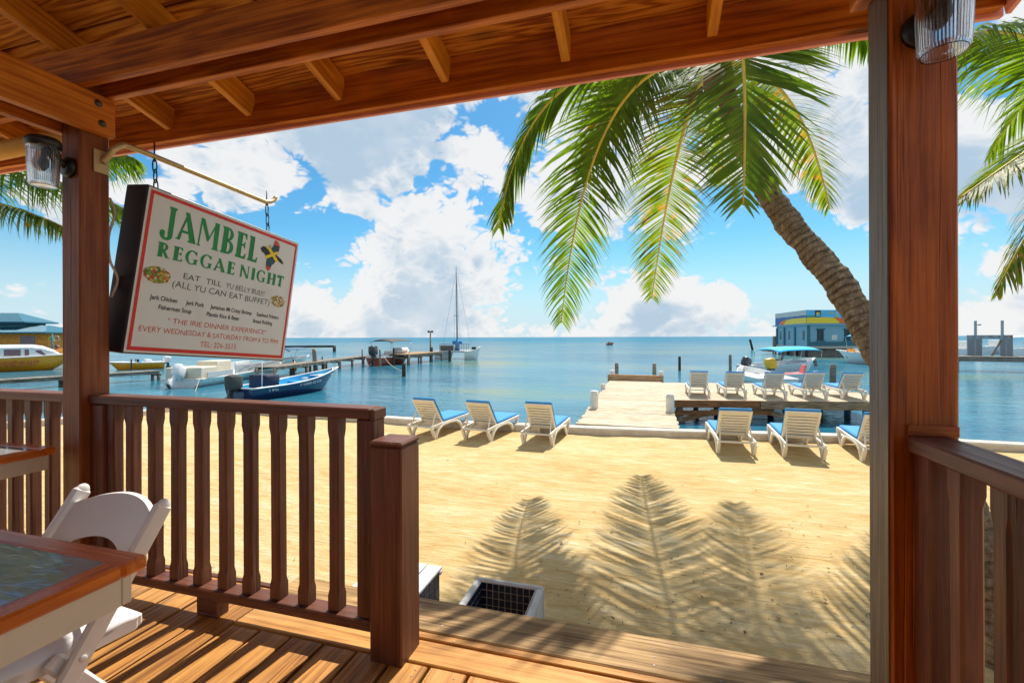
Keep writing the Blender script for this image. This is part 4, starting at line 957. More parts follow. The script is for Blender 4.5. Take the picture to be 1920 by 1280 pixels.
# ------------------------------------------------------------------ sun loungers
def make_lounger():
    """local: +y from head to foot, origin on the ground between the rear feet"""
    I = Matrix.Identity(4)
    r = root('sun_lounger', mw=I); Lm = MAT['lounger']; hw = 0.285
    for s in (-1, 1):
        x = s * hw
        bm = bmesh.new()
        path = [Vector((x, y, z)) for y, z in [(-0.16, 0.235), (0.2, 0.255), (0.7, 0.265), (1.32, 0.285)]]
        def flat(bm, pts, w, hs):        # rectangular-section rail
            rings = []
            for i, p in enumerate(pts):
                t = (pts[min(i + 1, len(pts) - 1)] - pts[max(i - 1, 0)]).normalized(); u = Vector((1, 0, 0)).cross(t).normalized()
                h = hs[i] if isinstance(hs, list) else hs
                rings.append([bm.verts.new(p + Vector((sx * w / 2, 0, 0)) + u * (sz * h / 2)) for sx, sz in ((-1, -1), (1, -1), (1, 1), (-1, 1))])
            for a, b in zip(rings, rings[1:]):
                for k in range(4): bm.faces.new((a[k], a[(k + 1) % 4], b[(k + 1) % 4], b[k]))
            bm.faces.new(rings[0][::-1]); bm.faces.new(rings[-1])
            return bm
        flat(bm, path, 0.035, 0.055); bmesh.ops.recalc_face_normals(bm, faces=bm.faces[:])
        bm_obj('side_rail', bm, Lm, r, I)
        arch = [(0.0, 0.0), (0.03, 0.09), (0.10, 0.175), (0.24, 0.235), (0.50, 0.252), (0.76, 0.235), (0.90, 0.175), (0.97, 0.09), (1.0, 0.0)]
        bm = flat(bmesh.new(), [Vector((x, y, z)) for y, z in arch], 0.045, [0.055, 0.058, 0.06, 0.05, 0.045, 0.05, 0.06, 0.058, 0.055]); bmesh.ops.recalc_face_normals(bm, faces=bm.faces[:])
        bm_obj('arched_leg', bm, Lm, r, I, True)
        bm = flat(bmesh.new(), [Vector((x + 0.002 * s, -0.145, 0.215)), Vector((x + 0.002 * s, -0.03, 0.0))], 0.05, [0.06, 0.045]); bmesh.ops.recalc_face_normals(bm, faces=bm.faces[:])
        bm_obj('leg', bm, Lm, r, I)
        bm = flat(bmesh.new(), [Vector((x + 0.002 * s, 1.28, 0.27)), Vector((x + 0.002 * s, 1.03, 0.0))], 0.05, [0.06, 0.045]); bmesh.ops.recalc_face_normals(bm, faces=bm.faces[:])
        bm_obj('leg', bm, Lm, r, I)
        member('back_stay', (s * 0.235, 0.06, 0.50), (s * 0.262, -0.10, 0.235), 0.02, 0.03, Lm, r, bev=0.004)
    member('crossbar', (-hw, -0.135, 0.232), (hw, -0.135, 0.232), 0.05, 0.03, Lm, r, bev=0.006)
    member('crossbar', (-hw, 1.30, 0.275), (hw, 1.30, 0.275), 0.05, 0.04, Lm, r, bev=0.006)
    # seat slats
    for i in range(9): member('seat_slat', (-hw + 0.02, 0.38 + 0.10 * i, 0.272 + 0.001 * i), (hw - 0.02, 0.38 + 0.10 * i, 0.272 + 0.001 * i), 0.085, 0.018, Lm, r, bev=0.005)
    # raised back: moulded frame with seven broad slats
    piv = Vector((0, 0.285, 0.275)); top = Vector((0, -0.055, 0.765)); d = (top - piv); Ln = d.length; d.normalize(); nr = Vector((1, 0, 0)).cross(d); nr.normalize()
    if nr.y < 0: nr = -nr               # nr points to the seat side
    bw = 0.262
    for s in (-1, 1): member('back_frame', piv + Vector((s * (bw - 0.022), 0, 0)), top + Vector((s * (bw - 0.022), 0, 0)), 0.048, 0.036, Lm, r, up=nr, bev=0.010)
    member('back_frame', top + Vector((-bw, 0, 0)) - d * 0.022, top + Vector((bw, 0, 0)) - d * 0.022, 0.050, 0.037, Lm, r, up=nr, bev=0.012)
    member('back_frame', piv + Vector((-bw + 0.05, 0, 0)) + d * 0.03, piv + Vector((bw - 0.05, 0, 0)) + d * 0.03, 0.07, 0.034, Lm, r, up=nr, bev=0.008)
    ns = 7; sp = (Ln - 0.125) / ns
    for i in range(ns):
        c = piv + d * (0.078 + sp * (i + 0.5)) + nr * 0.004
        bm = bmesh.new(); n = 6; rings = []
        for k in range(n + 1):
            a = math.pi * k / n; yy = -sp * 0.43 * math.cos(a); zz = -0.013 * math.sin(a)
            rings.append((bm.verts.new((-bw + 0.045, yy, zz)), bm.verts.new((bw - 0.045, yy, zz))))
        for a_, b_ in zip(rings, rings[1:]): bm.faces.new((a_[0], a_[1], b_[1], b_[0]))
        bm.faces.new((rings[0][0], rings[-1][0], rings[-1][1], rings[0][1])); bmesh.ops.recalc_face_normals(bm, faces=bm.faces[:])
        mw = Matrix.Translation(c) @ Matrix(((1, 0, 0, 0), (0, d.y, nr.y, 0), (0, d.z, nr.z, 0), (0, 0, 0, 1)))
        bm_obj('back_slat', bm, Lm, r, mw, True)
    # mattress in two cushions
    Mt = MAT['mattress']
    member('seat_cushion', (0, 0.315, 0.312), (0, 1.30, 0.328), 0.53, 0.055, Mt, r, bev=0.018)
    off = nr * 0.046
    member('back_cushion', piv + off - d * 0.0 + nr * 0.0, top + off + d * 0.022, 0.53, 0.052, Mt, r, up=nr, bev=0.018)
    return r
LG = [((795, 819), -9, 0.0, 'lounger, leftmost of three on the sand near the newel post', 's'), ((897, 824.5), -9, 0.0, 'lounger, middle of three on the sand left of the dock', 's'),
      ((1009, 833.5), -5, 0.0, 'sand lounger closest to the dock on its left side', 's'), ((1378, 850.5), 1, 0.0, 'sand lounger seen squarely from behind, right of the dock', 's'),
      ((1505, 858), -3, 0.0, 'middle lounger on the sand right of the dock', 's'), ((1655, 866), -5, 0.0, 'sand lounger half hidden behind the right porch post', 's'),
      ((1310.5, 744), 0, 0.172, 'leftmost of the five loungers on the dock platform', 'd'), ((1378, 744.6), 2, 0.172, 'second lounger from the left on the dock platform', 'd'),
      ((1452, 747), 2, 0.172, 'middle one of the five loungers on the dock platform', 'd'), ((1527.7, 747.6), 3, 0.172, 'second lounger from the right on the dock platform', 'd'), ((1598.6, 748), 4, 0.172, 'rightmost visible lounger on the dock platform', 'd')]
lg0 = make_lounger()
for i, ((u, v), rot, z, lab, g) in enumerate(LG):
    p = at(u, v, z); mw = Matrix.Translation(p) @ Matrix.Rotation(R(rot), 4, 'Z')
    if i == 0:
        o = lg0; o.matrix_world = mw; WM[o.name] = mw.copy()
    else: o = copy_tree(lg0, mw)
    da = (0, 2.5, -2, 1.5, -2.5, 0.5, -1, 2, 0.5, -2, 1.5)[i]
    tilt = Matrix.Translation((0, 0.285, 0.275)) @ Matrix.Rotation(R(da), 4, 'X') @ Matrix.Translation((0, -0.285, -0.275))
    for ch in o.children:
        if ch.name.startswith('back_') and i > 0: ch.matrix_basis = tilt @ ch.matrix_basis
    tag(o, 'blue cushioned ' + lab, 'sun lounger', 'loungers on the sand' if g == 's' else 'loungers on the dock')

# ------------------------------------------------------------------ dock and its platform
DZ = 0.165
def piling(name, p, r0, z0, z1, m, label, cat='piling', group=None, lean=(0, 0), cap=None):
    rr = root(name, (p.x, p.y, ZW), 0, label, cat, group)
    n = 9; pts = [Vector((p.x + lean[0] * (z0 + (z1 - z0) * i / n - ZW), p.y + lean[1] * (z0 + (z1 - z0) * i / n - ZW), z0 + (z1 - z0) * i / n)) for i in range(n + 1)]
    rad = [r0 * (1.04 - 0.08 * i / n + random.uniform(-0.015, 0.015)) for i in range(n + 1)]
    tube('shaft', pts, rad, m, rr, 12, Matrix.Identity(4))
    if cap:
        t = pts[-1]; bm_obj('cap', lathe_bm(bmesh.new(), [(r0 * 1.0, 0), (r0 * 1.0, 0.02), (r0 * 0.7, 0.045), (r0 * 0.2, 0.055)], 14), cap, rr, Matrix.Translation(t), True)
    return rr
def dock():
    r = root('dock', (-0.3, 10, ZW), 0, 'bleached plank dock leading from the sand out to sea', 'dock')
    x0, x1 = -1.39, 0.74; y = 9.93; i = 0
    while y < 20.0:
        w = 0.165; a = random.uniform(-0.03, 0.03); dz = random.uniform(-0.006, 0.006); k = random.uniform(-0.004, 0.004)
        member('plank', (x0 + a, y + w / 2 + k * 2, DZ - 0.02 + dz), (x1 + a * 0.7, y + w / 2 - k * 2, DZ - 0.02 - dz), w - random.uniform(0.008, 0.022), 0.04, MAT['dock'], r, bev=0.005)
        y += w; i += 1
    for x in (x0 + 0.15, (x0 + x1) / 2, x1 - 0.15): block('bearer', x - 0.04, x + 0.04, 9.9, 20.0, DZ - 0.24, DZ - 0.045, MAT['dockbrown'], r, 0.004)
    block('end_beam', x0 - 0.06, -0.33, 20.02, 20.18, DZ - 0.05, DZ + 0.26, MAT['dockbeam'], r, 0.012); block('end_beam', -0.325, x1 + 0.1, 20.02, 20.18, DZ - 0.05, DZ + 0.255, MAT['dockbeam'], r, 0.012)
    yy = 11.0
    while yy < 20:
        for x in (x0 + 0.1, x1 - 0.1): tube('pile', [(x, yy, -1.2), (x, yy, DZ - 0.05)], 0.09, MAT['piling'], r, 10, Matrix.Identity(4))
        yy += 2.2
dock()
def platform():
    a, b = Vector((0.80, 14.36, 0)), Vector((7.3, 15.62, 0)); ex = (b - a); Ln = ex.length; ex.normalize(); ey = Vector((-ex.y, ex.x, 0))
    base = Matrix.Translation(a) @ Matrix(((ex.x, ey.x, 0, 0), (ex.y, ey.y, 0, 0), (0, 0, 1, 0), (0, 0, 0, 1)))
    r = root('dock_platform', mw=base, label='square plank platform beside the dock carrying five loungers', cat='dock platform')
    n = 31; w = 0.165
    for i in range(n):
        s = random.uniform(2.2, 4.4); dz = random.uniform(-0.004, 0.004); x0 = -(0.02 + 0.205 * i * w) if True else 0
        for xa, xb in ((0.02 + max(0, 0.19 * 0), s), (s + 0.006, Ln + random.uniform(-0.02, 0.02))):
            member('plank', (xa, w * (i + 0.5), DZ - 0.018 + dz), (xb, w * (i + 0.5), DZ - 0.018 + dz), w - random.uniform(0.008, 0.02), 0.036, MAT['dock'], r, bev=0.005, base=base)
    block('edge_beam', 0, 2.55, -0.045, -0.002, DZ - 0.22, DZ - 0.005, MAT['dockbrown'], r, 0.006, base); block('edge_beam', 2.56, Ln, -0.055, -0.002, DZ - 0.26, DZ - 0.005, MAT['dockbeam'], r, 0.006, base)
    member('lower_beam', (0, 0.05, DZ - 0.40), (2.9, 0.05, DZ - 0.36), 0.05, 0.14, MAT['dockbrown'], r, bev=0.005, base=base)
    member('brace', (1.6, 0.12, DZ - 0.28), (0.2, 0.12, DZ - 0.66), 0.05, 0.14, MAT['dockbeam'], r, bev=0.005, base=base)
    member('brace', (2.4, 0.12, DZ - 0.27), (4.3, 0.12, DZ - 0.70), 0.05, 0.14, MAT['dockbeam'], r, bev=0.005, base=base)
    for yy in (1.3, 2.6, 3.9): block('bearer', 0.05, Ln, yy, yy + 0.06, DZ - 0.24, DZ - 0.04, MAT['dockbrown'], r, 0.004, base)
    for x in (0.3, 2.2, 4.0, 5.6, 6.5):
        for y in (0.16, 2.5, 4.8): tube('pile', [(x, y, -1.3), (x, y, DZ - 0.05)], 0.10, MAT['pilingdark'] if y > 1 else MAT['piling'], r, 10, base)
platform()
PP = [((1114, 765), 0.105, DZ, 0.46, 'white mooring post at the near left edge of the dock'), ((1130.5, 729.5), 0.085, DZ, 0.20, 'short white mooring post farther along the left dock edge'),
      ((1256, 772), 0.105, DZ, 0.45, 'white mooring post at the corner of dock and platform')]
for (uv, rad, z0, h, lab) in PP:
    p = at(uv[0], uv[1], z0); piling('mooring_post', p, rad, -0.8, z0 + h, MAT['lounger'], lab, 'mooring post', 'posts along the dock')
for x, h, yy, lab in ((-1.28, 0.42, 20.3, 'short post left of the beam at the dock end'), (0.75, 0.42, 20.3, 'short post right of the beam at the dock end')):
    piling('mooring_post', Vector((x, yy, 0)), 0.10, -0.8, DZ + h, MAT['lounger'], lab, 'mooring post', 'posts along the dock')
for x, lab in ((-1.12, 'taller grey post behind the left end of the dock'), (0.5, 'taller grey post behind the right end of the dock')):
    piling('mooring_post', Vector((x, 21.0, 0)), 0.085, -0.8, DZ + 0.70, MAT['piling'], lab, 'mooring post', 'posts along the dock')

# ------------------------------------------------------------------ palms
def frond(parent, a, c, b, n=70, lmax=0.72, droop=0.16, mat='leaf', seed=0, wid=0.030, spread=1.0, flat=0.0, ang=(28, 34)):
    rnd = random.Random(seed); P = bez(a, c, b, 40); Ln = sum((P[i + 1] - P[i]).length for i in range(40))
    I = Matrix.Identity(4)
    o = bm_obj('frond', tube_bm(bmesh.new(), P, [0.027 * (1 - 0.82 * i / 40) + 0.003 for i in range(41)], 6), MAT['midrib'], parent, I, True)
    bm = bmesh.new(); ph = rnd.uniform(0, 50)
    for i in range(n):
        t = 0.13 + 0.87 * (i + rnd.uniform(-0.2, 0.2)) / n; t = min(max(t, 0.1), 0.995)
        k = int(t * 40); k = min(k, 39); f = t * 40 - k; p = P[k].lerp(P[k + 1], f); T = (P[k + 1] - P[k]).normalized()
        side = T.cross(Vector((0, 0, 1)))
        if side.length < 0.25: side = T.cross(Vector((ST, -CT, 0.3)))
        side.normalize(); up = side.cross(T).normalized()
        prof = (math.sin(math.pi * (0.16 + 0.76 * t)) ** 0.75) if t < 0.9 else (math.sin(math.pi * (0.16 + 0.76 * t)) ** 0.75) * (1 - (t - 0.9) * 3.5)
        for s in (-1, 1):
            if rnd.random() < 0.025: continue
            al = R(ang[0] + ang[1] * t + rnd.uniform(-5, 5))
            d = (side * s * math.cos(al) * spread + T * math.sin(al) + up * (0.12 - 0.32 * t + rnd.uniform(-0.08, 0.08) + flat)).normalized()
            L_ = lmax * prof * rnd.uniform(0.86, 1.08); segs = 4; q = p.copy(); w0 = wid * rnd.uniform(0.8, 1.15)
            wv = noise.noise((t * 7 + ph, s * 3.0, 0)); w2 = noise.noise((t * 16 + ph, s * 5.0, 4))
            d = (d + T * 0.30 * wv + up * 0.22 * w2).normalized(); L_ *= 1 + 0.22 * wv
            dr = droop * rnd.uniform(0.6, 1.6) * (1 + 0.9 * w2)
            if rnd.random() < 0.05: dr += 0.5
            prev = None
            for g in range(segs + 1):
                Wv = (T - d * T.dot(d)); Wv = Wv.normalized() if Wv.length > 1e-4 else up
                Wv = (Wv + up * 0.35 * s).normalized()
                ww = w0 * (0.55, 1.0, 0.85, 0.5, 0.03)[g] / 2
                cur = (bm.verts.new(q - Wv * ww), bm.verts.new(q + Wv * ww))
                if prev: bm.faces.new((prev[0], prev[1], cur[1], cur[0]))
                prev = cur; q = q + d * (L_ / segs); d = (d + Vector((0, 0, -dr * (0.6 + 0.45 * g)))).normalized()
    lf = bm_obj('leaflets', bm, MAT[mat], o, I); lf['kind'] = 'stuff'
    return o
def trunk(parent, pts, radii, n=14):
    path = smoothpath(pts, n); m = len(path); rr = []
    ri = [radii[0] + (radii[-1] - radii[0]) * (i / (m - 1)) ** 0.8 for i in range(m)]
    dense = []; dr = []; sc = []; acc = 0.0       # ring scars left by fallen fronds
    for i in range(m - 1):
        seg = (path[i + 1] - path[i]).length; k = max(2, int(seg / 0.011))
        for j in range(k):
            f = j / k; dense.append(path[i].lerp(path[i + 1], f)); acc += seg / k
            ph = (acc / 0.062 + 1.1 * noise.noise((acc * 2.2, 0, 0))) % 1.0
            dr.append((ri[i] + (ri[i + 1] - ri[i]) * f) * (1 + 0.065 * (1 - ph) ** 1.3 - 0.02)); sc.append(ph)
    bm = bmesh.new(); tube_bm(bm, dense, dr, 26); bm.verts.ensure_lookup_table()
    for v in bm.verts:
        v.co += Vector((noise.noise(v.co * 9), noise.noise(v.co * 9 + Vector((5, 0, 0))), noise.noise(v.co * 9 + Vector((0, 5, 0))))) * 0.02
    o = bm_obj('trunk', bm, MAT['trunk'], parent, Matrix.Identity(4), True)
    at_ = o.data.attributes.new('scar', 'FLOAT', 'POINT')
    for i, v in enumerate(at_.data): v.value = sc[min(i // 26, len(sc) - 1)]
    return o
def palm_main():
    base = atd(1888, 1262, 2.86); base.z = -0.05
    r = root('palm_tree', (base.x, base.y, 0), 0, 'leaning coconut palm whose trunk passes behind the right post', 'palm tree')
    cr = atd(1352, 150, 4.55)
    trunk(r, [base, atd(1866, 1120, 2.9), atd(1818, 1000, 2.98), atd(1735, 820, 3.25), atd(1650, 655, 3.66), atd(1560, 515, 4.0), atd(1470, 405, 4.28), atd(1405, 290, 4.45), cr], [0.166, 0.090])
    bm = bmesh.new(); bmesh.ops.create_icosphere(bm, subdivisions=3, radius=0.15)
    for v in bm.verts: v.co = v.co * (1 + 0.25 * noise.noise(v.co * 9)); v.co.z *= 1.5
    bm_obj('crown_shaft', bm, MAT['husk'], r, Matrix.Translation(cr), True)
    c0 = atd(1342, 118, 4.55)
    F_ = lambda a, c, b, **k: frond(r, a, c, b, **k)
    tA = atd(936, 428, 4.95); F_(c0, atd(985, 52, 4.75), tA, n=120, lmax=0.70, droop=0.24, seed=1, mat='leaf')
    tB = atd(1052, 606, 7.15); F_(c0, atd(1110, 75, 5.9), tB, n=135, lmax=1.02, droop=0.12, seed=2, mat='leaf', ang=(16, 30))
    tC = atd(1222, 560, 8.4); F_(c0, atd(1275, 190, 6.6), tC, n=135, lmax=0.92, droop=0.11, seed=3, ang=(16, 30), mat='leafdry')
    tD = atd(1394, 385, 3.75); F_(atd(1350, 85, 4.5), atd(1412, -60, 4.0), tD, n=100, lmax=0.86, droop=0.05, seed=4, mat='leaf', wid=0.034, spread=1.25, ang=(14, 36))
    tE = atd(1556, 392, 7.4); F_(c0, atd(1500, 110, 6.1), tE, n=120, lmax=0.85, droop=0.22, seed=5, mat='leafdry')
    tB2 = atd(1090, 330, 6.6); F_(c0, atd(1180, 70, 5.8), tB2, n=110, lmax=0.9, droop=0.16, seed=9, mat='leafdry')
    # fronds above the roof line: seen in part and by their shadows
    F_(c0, atd(1340, -120, 5.6), atd(1395, 60, 8.0), n=110, lmax=0.85, droop=0.14, seed=6)
    F_(c0, atd(1500, -140, 5.0), atd(1640, 95, 5.6), n=110, lmax=0.8, droop=0.18, seed=7)
    F_(c0, atd(1450, -330, 4.3), atd(1620, -150, 3.9), n=70, lmax=0.7, droop=0.14, seed=10)
    F_(c0, atd(1375, 40, 6.6), atd(1352, 345, 8.6), n=120, lmax=0.85, droop=0.16, seed=12, ang=(16, 30), mat='leafdry')
    F_(c0, atd(1235, -20, 6.2), atd(1150, 250, 7.6), n=110, lmax=0.85, droop=0.2, seed=13, mat='leafdry')
    # dry husk hanging in the crown
    for k, (u, v) in enumerate(((1268, 198), (1282, 185), (1290, 206))):
        tube('husk', [atd(1318, 165 + 8 * k, 4.5), atd((u + 1318) / 2, v - 8, 4.5), atd(u, v, 4.48)], [0.02, 0.022, 0.004], MAT['husk'], r, 6, Matrix.Identity(4))
palm_main()
def palm_right():
    base = atd(2260, 1000, 5.6); base.z = -0.05; cr = atd(2080, 190, 5.6)
    r = root('palm_tree', (base.x, base.y, 0), 0, 'coconut palm at the right edge with fronds reaching past the right post', 'palm tree')
    trunk(r, [base, base + Vector((-0.1, 0, 1.6)), cr + Vector((0.35, 0.1, -1.3)), cr], [0.2, 0.12])
    F_ = lambda c, b, **k: frond(r, cr, c, b, **k)
    F_(atd(1930, -10, 4.6), atd(1720, 95, 3.9), n=150, lmax=1.15, droop=0.40, seed=21, wid=0.032)
    F_(atd(1990, 235, 5.2), atd(1800, 372, 5.2), n=110, lmax=0.8, droop=0.12, seed=22, mat='leafdry')
    F_(atd(1985, 330, 5.6), atd(1868, 545, 5.8), n=110, lmax=0.75, droop=0.18, seed=23, mat='leafdry')
    F_(atd(2000, 40, 6.0), atd(1850, 300, 6.8), n=64, lmax=0.7, droop=0.2, seed=24)
    F_(atd(2200, -80, 5.6), atd(2380, 190, 5.2), n=60, lmax=0.7, droop=0.2, seed=25)
    F_(atd(2080, -160, 5.0), atd(2050, 60, 3.8), n=60, lmax=0.7, droop=0.2, seed=26)
    F_(atd(2200, 60, 6.6), atd(2300, 330, 7.2), n=60, lmax=0.7, droop=0.2, seed=27)
palm_right()
def palm_left():
    base = atd(-420, 800, 9.6); base.z = -0.05; cr = atd(-210, 350, 9.0)
    r = root('palm_tree', (base.x, base.y, 0), 0, 'coconut palm at the left edge with fronds behind the left lamp', 'palm tree')
    trunk(r, [base, base + Vector((0.3, 0, 1.5)), cr + Vector((-0.4, 0, -1.0)), cr], [0.2, 0.12])
    F_ = lambda c, b, **k: frond(r, cr, c, b, **k)
    F_(atd(40, 280, 9.0), atd(240, 395, 8.6), n=170, lmax=1.5, droop=0.42, seed=31, wid=0.05)
    F_(atd(-20, 355, 8.6), atd(150, 440, 8.2), n=150, lmax=1.0, droop=0.40, seed=32, mat='leafdry', wid=0.045)
    F_(atd(0, 215, 9.2), atd(250, 295, 9.5), n=170, lmax=1.5, droop=0.42, seed=33, wid=0.05)
    F_(atd(-350, 200, 9.0), atd(-520, 400, 9.0), n=60, lmax=0.9, droop=0.2, seed=34, wid=0.05)
    F_(atd(-200, 100, 10.0), atd(-150, 260, 12), n=60, lmax=0.9, droop=0.2, seed=35, wid=0.05)
palm_left()

# ------------------------------------------------------------------ boats
def boat_frame(stern, bow):
    """frame at the stern waterline: local +x to the bow"""
    d = (bow - stern); L_ = d.length; d.normalize(); n = Vector((-d.y, d.x, 0))
    return Matrix(((d.x, n.x, 0, stern.x), (d.y, n.y, 0, stern.y), (0, 0, 1, ZW), (0, 0, 0, 1))), L_
def hull(parent, base, L_, beam, free, rise, m_out, m_in, m_gun, stripe=None, floor=0.18, draft=0.22, full=0.42, deckz=None):
    ns = 26; nk = 8
    def half(t): return beam / 2 * (0.90 + 0.10 * min(1, t / 0.3)) if t < full else beam / 2 * max(0.0, 1 - ((t - full) / (1 - full)) ** 2.3)
    def sheer(t): return free + rise * t ** 2.6
    def keel(t): return -draft if t < 0.72 else -draft + (draft + sheer(1.0)) * ((t - 0.72) / 0.28) ** 2.6
    def xs(t): return t * L_ * (1.0)
    def sec(t, off=0.0):
        b = max(half(t) - off, 0.004); s = sheer(t); k = min(keel(t), s - 0.02); out = []
        for j in range(nk + 1):
            f = j / nk; y = b * (f ** 0.55 if t < 0.85 else f ** 0.8); z = k + (s - k) * (f ** 1.55)
            out.append((xs(t) + 0.10 * L_ * t ** 6 * f, y, z))
        return out
    T = [i / ns for i in range(ns + 1)]
    V = []; F_ = []
    for t in T:
        s = sec(t); V += [(x, y, z) for x, y, z in s[::-1]] + [(x, -y, z) for x, y, z in s[1:]]
    w = 2 * nk + 1
    for i in range(ns):
        for k in range(w - 1):
            a = i * w + k; F_.append((a, a + w, a + w + 1, a + 1))
    F_.append(tuple(range(w)))
    o = mesh_obj('hull', V, F_, m_out, parent, base, False)
    for p in o.data.polygons: p.use_smooth = len(p.vertices) == 4
    # inner skin and sole
    V = []; F_ = []
    for t in T[:-1]:
        s = sec(t, 0.05); s = [(x, y, max(z, floor if deckz is None else deckz)) for x, y, z in s]
        V += [(x + (0.04 if t == 0 else 0), y, z - (0.003 if z > floor else 0)) for x, y, z in s[::-1]] + [(x + (0.04 if t == 0 else 0), -y, z - (0.003 if z > floor else 0)) for x, y, z in s[1:]]
    for i in range(ns - 1):
        for k in range(w - 1):
            a = i * w + k; F_.append((a, a + 1, a + w + 1, a + w))
    F_.append(tuple(range(w))[::-1])
    mesh_obj('interior', V, F_, m_in, parent, base)
    bm = bmesh.new()
    for s in (-1, 1): tube_bm(bm, [Vector((sec(t)[-1][0], s * (half(t) - 0.012), sheer(t))) for t in T], 0.036, 6)
    tube_bm(bm, [Vector((0, -half(0), sheer(0))), Vector((0, half(0), sheer(0)))], 0.036, 6)
    bm_obj('gunwale', bm, m_gun, parent, base, True)
    if stripe:
        bm = bmesh.new()
        for s in (-1, 1):
            pts = []
            for t in T:
                q = sec(t); j = 2; pts.append(Vector((q[j][0], s * (q[j][1] + 0.004), q[j][2] + 0.02)))
            tube_bm(bm, pts, 0.022, 5)
        bm_obj('rub_strip', bm, stripe, parent, base, True)
    return half, sheer
def outboard(parent, base, x, y, z, m_cowl, s=1.0, tilt=0.0):
    mw = base @ Matrix.Translation((x, y, z)) @ Matrix.Rotation(tilt, 4, 'Y') @ Matrix.Scale(s, 4)
    bm = bmesh.new(); bmesh.ops.create_cube(bm, size=1.0); bmesh.ops.subdivide_edges(bm, edges=bm.edges[:], cuts=5, use_grid_fill=True)
    for v in bm.verts:
        c = v.co.copy(); k = c.normalized() * 0.5; c = c.lerp(k, 0.55)
        v.co = Vector((c.x * 0.62 - 0.12 * c.z, c.y * 0.42, c.z * 0.62 + 0.42 + 0.08 * c.x))
    o = bm_obj('outboard_motor', bm, m_cowl, parent, mw, True)
    mk = lambda nm, a, b, w, h: member(nm, a, b, w, h, MAT['engine'] if m_cowl is not MAT['enginewhite'] else MAT['enginewhite'], o, up=(1, 0, 0), bev=0.02, base=mw)
    mk('motor_leg', (-0.06, 0, 0.20), (-0.10, 0, -0.45), 0.12, 0.20); mk('clamp', (0.0, 0, 0.12), (0.22, 0, 0.08), 0.22, 0.10)
    mk('cavitation_plate', (-0.30, 0, -0.28), (0.10, 0, -0.28), 0.20, 0.02)
    member('gearcase', (-0.28, 0, -0.50), (0.08, 0, -0.50), 0.10, 0.10, MAT['engine'], o, bev=0.03, base=mw)
    bm = bmesh.new()
    for k in range(3):
        a = 2 * math.pi * k / 3; q = [Vector((-0.30 + 0.02 * j, 0.14 * r_ * math.cos(a + 0.5 * j * 0.4), 0.14 * r_ * math.sin(a + 0.5 * j * 0.4) - 0.50)) for r_, j in ((0.15, -1), (1, -1), (1, 1), (0.15, 1))]
        bm.faces.new([bm.verts.new(v) for v in q])
    bm_obj('propeller', bm, MAT['steel'], o, mw)
    return o
def canopy(parent, base, x0, x1, hw, z, m, arch=0.16, feet_z=0.6, poles=((0.05, 0.15), (0.95, 0.85))):
    n, k = 12, 10; V = []; F_ = []
    for lay in (0, 1):
        for i in range(n + 1):
            for j in range(k + 1):
                fx, fy = i / n, -1 + 2 * j / k
                zz = z + arch * (1 - fy * fy) + 0.04 * math.sin(math.pi * fx) - 0.10 * max(0, abs(2 * fx - 1) - 0.8) / 0.2 - lay * 0.02
                V.append((x0 + (x1 - x0) * fx, fy * hw, zz))
    q = (n + 1) * (k + 1)
    for i in range(n):
        for j in range(k):
            a = i * (k + 1) + j; F_.append((a, a + k + 1, a + k + 2, a + 1)); F_.append((q + a, q + a + 1, q + a + k + 2, q + a + k + 1))
    for j in range(k):
        a = j; F_.append((a, a + 1, q + a + 1, q + a)); a = n * (k + 1) + j; F_.append((a + 1, a, q + a, q + a + 1))
    for i in range(n):
        a = i * (k + 1); F_.append((a + k + 1, a, q + a, q + a + k + 1)); a = i * (k + 1) + k; F_.append((a, a + k + 1, q + a + k + 1, q + a))
    o = mesh_obj('canopy', V, F_, m, parent, base, True)
    for fx, gx in poles:
        for s in (-1, 1):
            tube('canopy_pole', [(x0 + (x1 - x0) * gx, s * hw * 0.95, feet_z), (x0 + (x1 - x0) * fx, s * hw * 0.97, z - 0.03)], 0.02, MAT['steel'], o, 6, base)
def glyph_bars(parent, base, x0, x1, z, h, m, y, n, seed, slope=0.0, name='lettering'):
    """small painted lettering too fine to read: upright and level strokes"""
    rnd = random.Random(seed); bm = bmesh.new(); w = (x1 - x0) / n
    for i in range(n):
        if rnd.random() < 0.14: continue
        a = x0 + w * i; zz = z + slope * (a - x0)
        for (dx0, dx1, dz0, dz1) in ([(0.08, 0.28, 0, 1)] + rnd.sample([(0.08, 0.8, 0.82, 1), (0.08, 0.8, 0, 0.18), (0.62, 0.82, 0, 1), (0.2, 0.7, 0.42, 0.58), (0.62, 0.82, 0.5, 1)], 2)):
            ys = y if not callable(y) else y(a)
            bm.faces.new([bm.verts.new((a + w * p, ys, zz + h * q)) for p, q in ((dx0, dz0), (dx1, dz0), (dx1, dz1), (dx0, dz1))])
    return bm_obj(name, bm, m, parent, base)

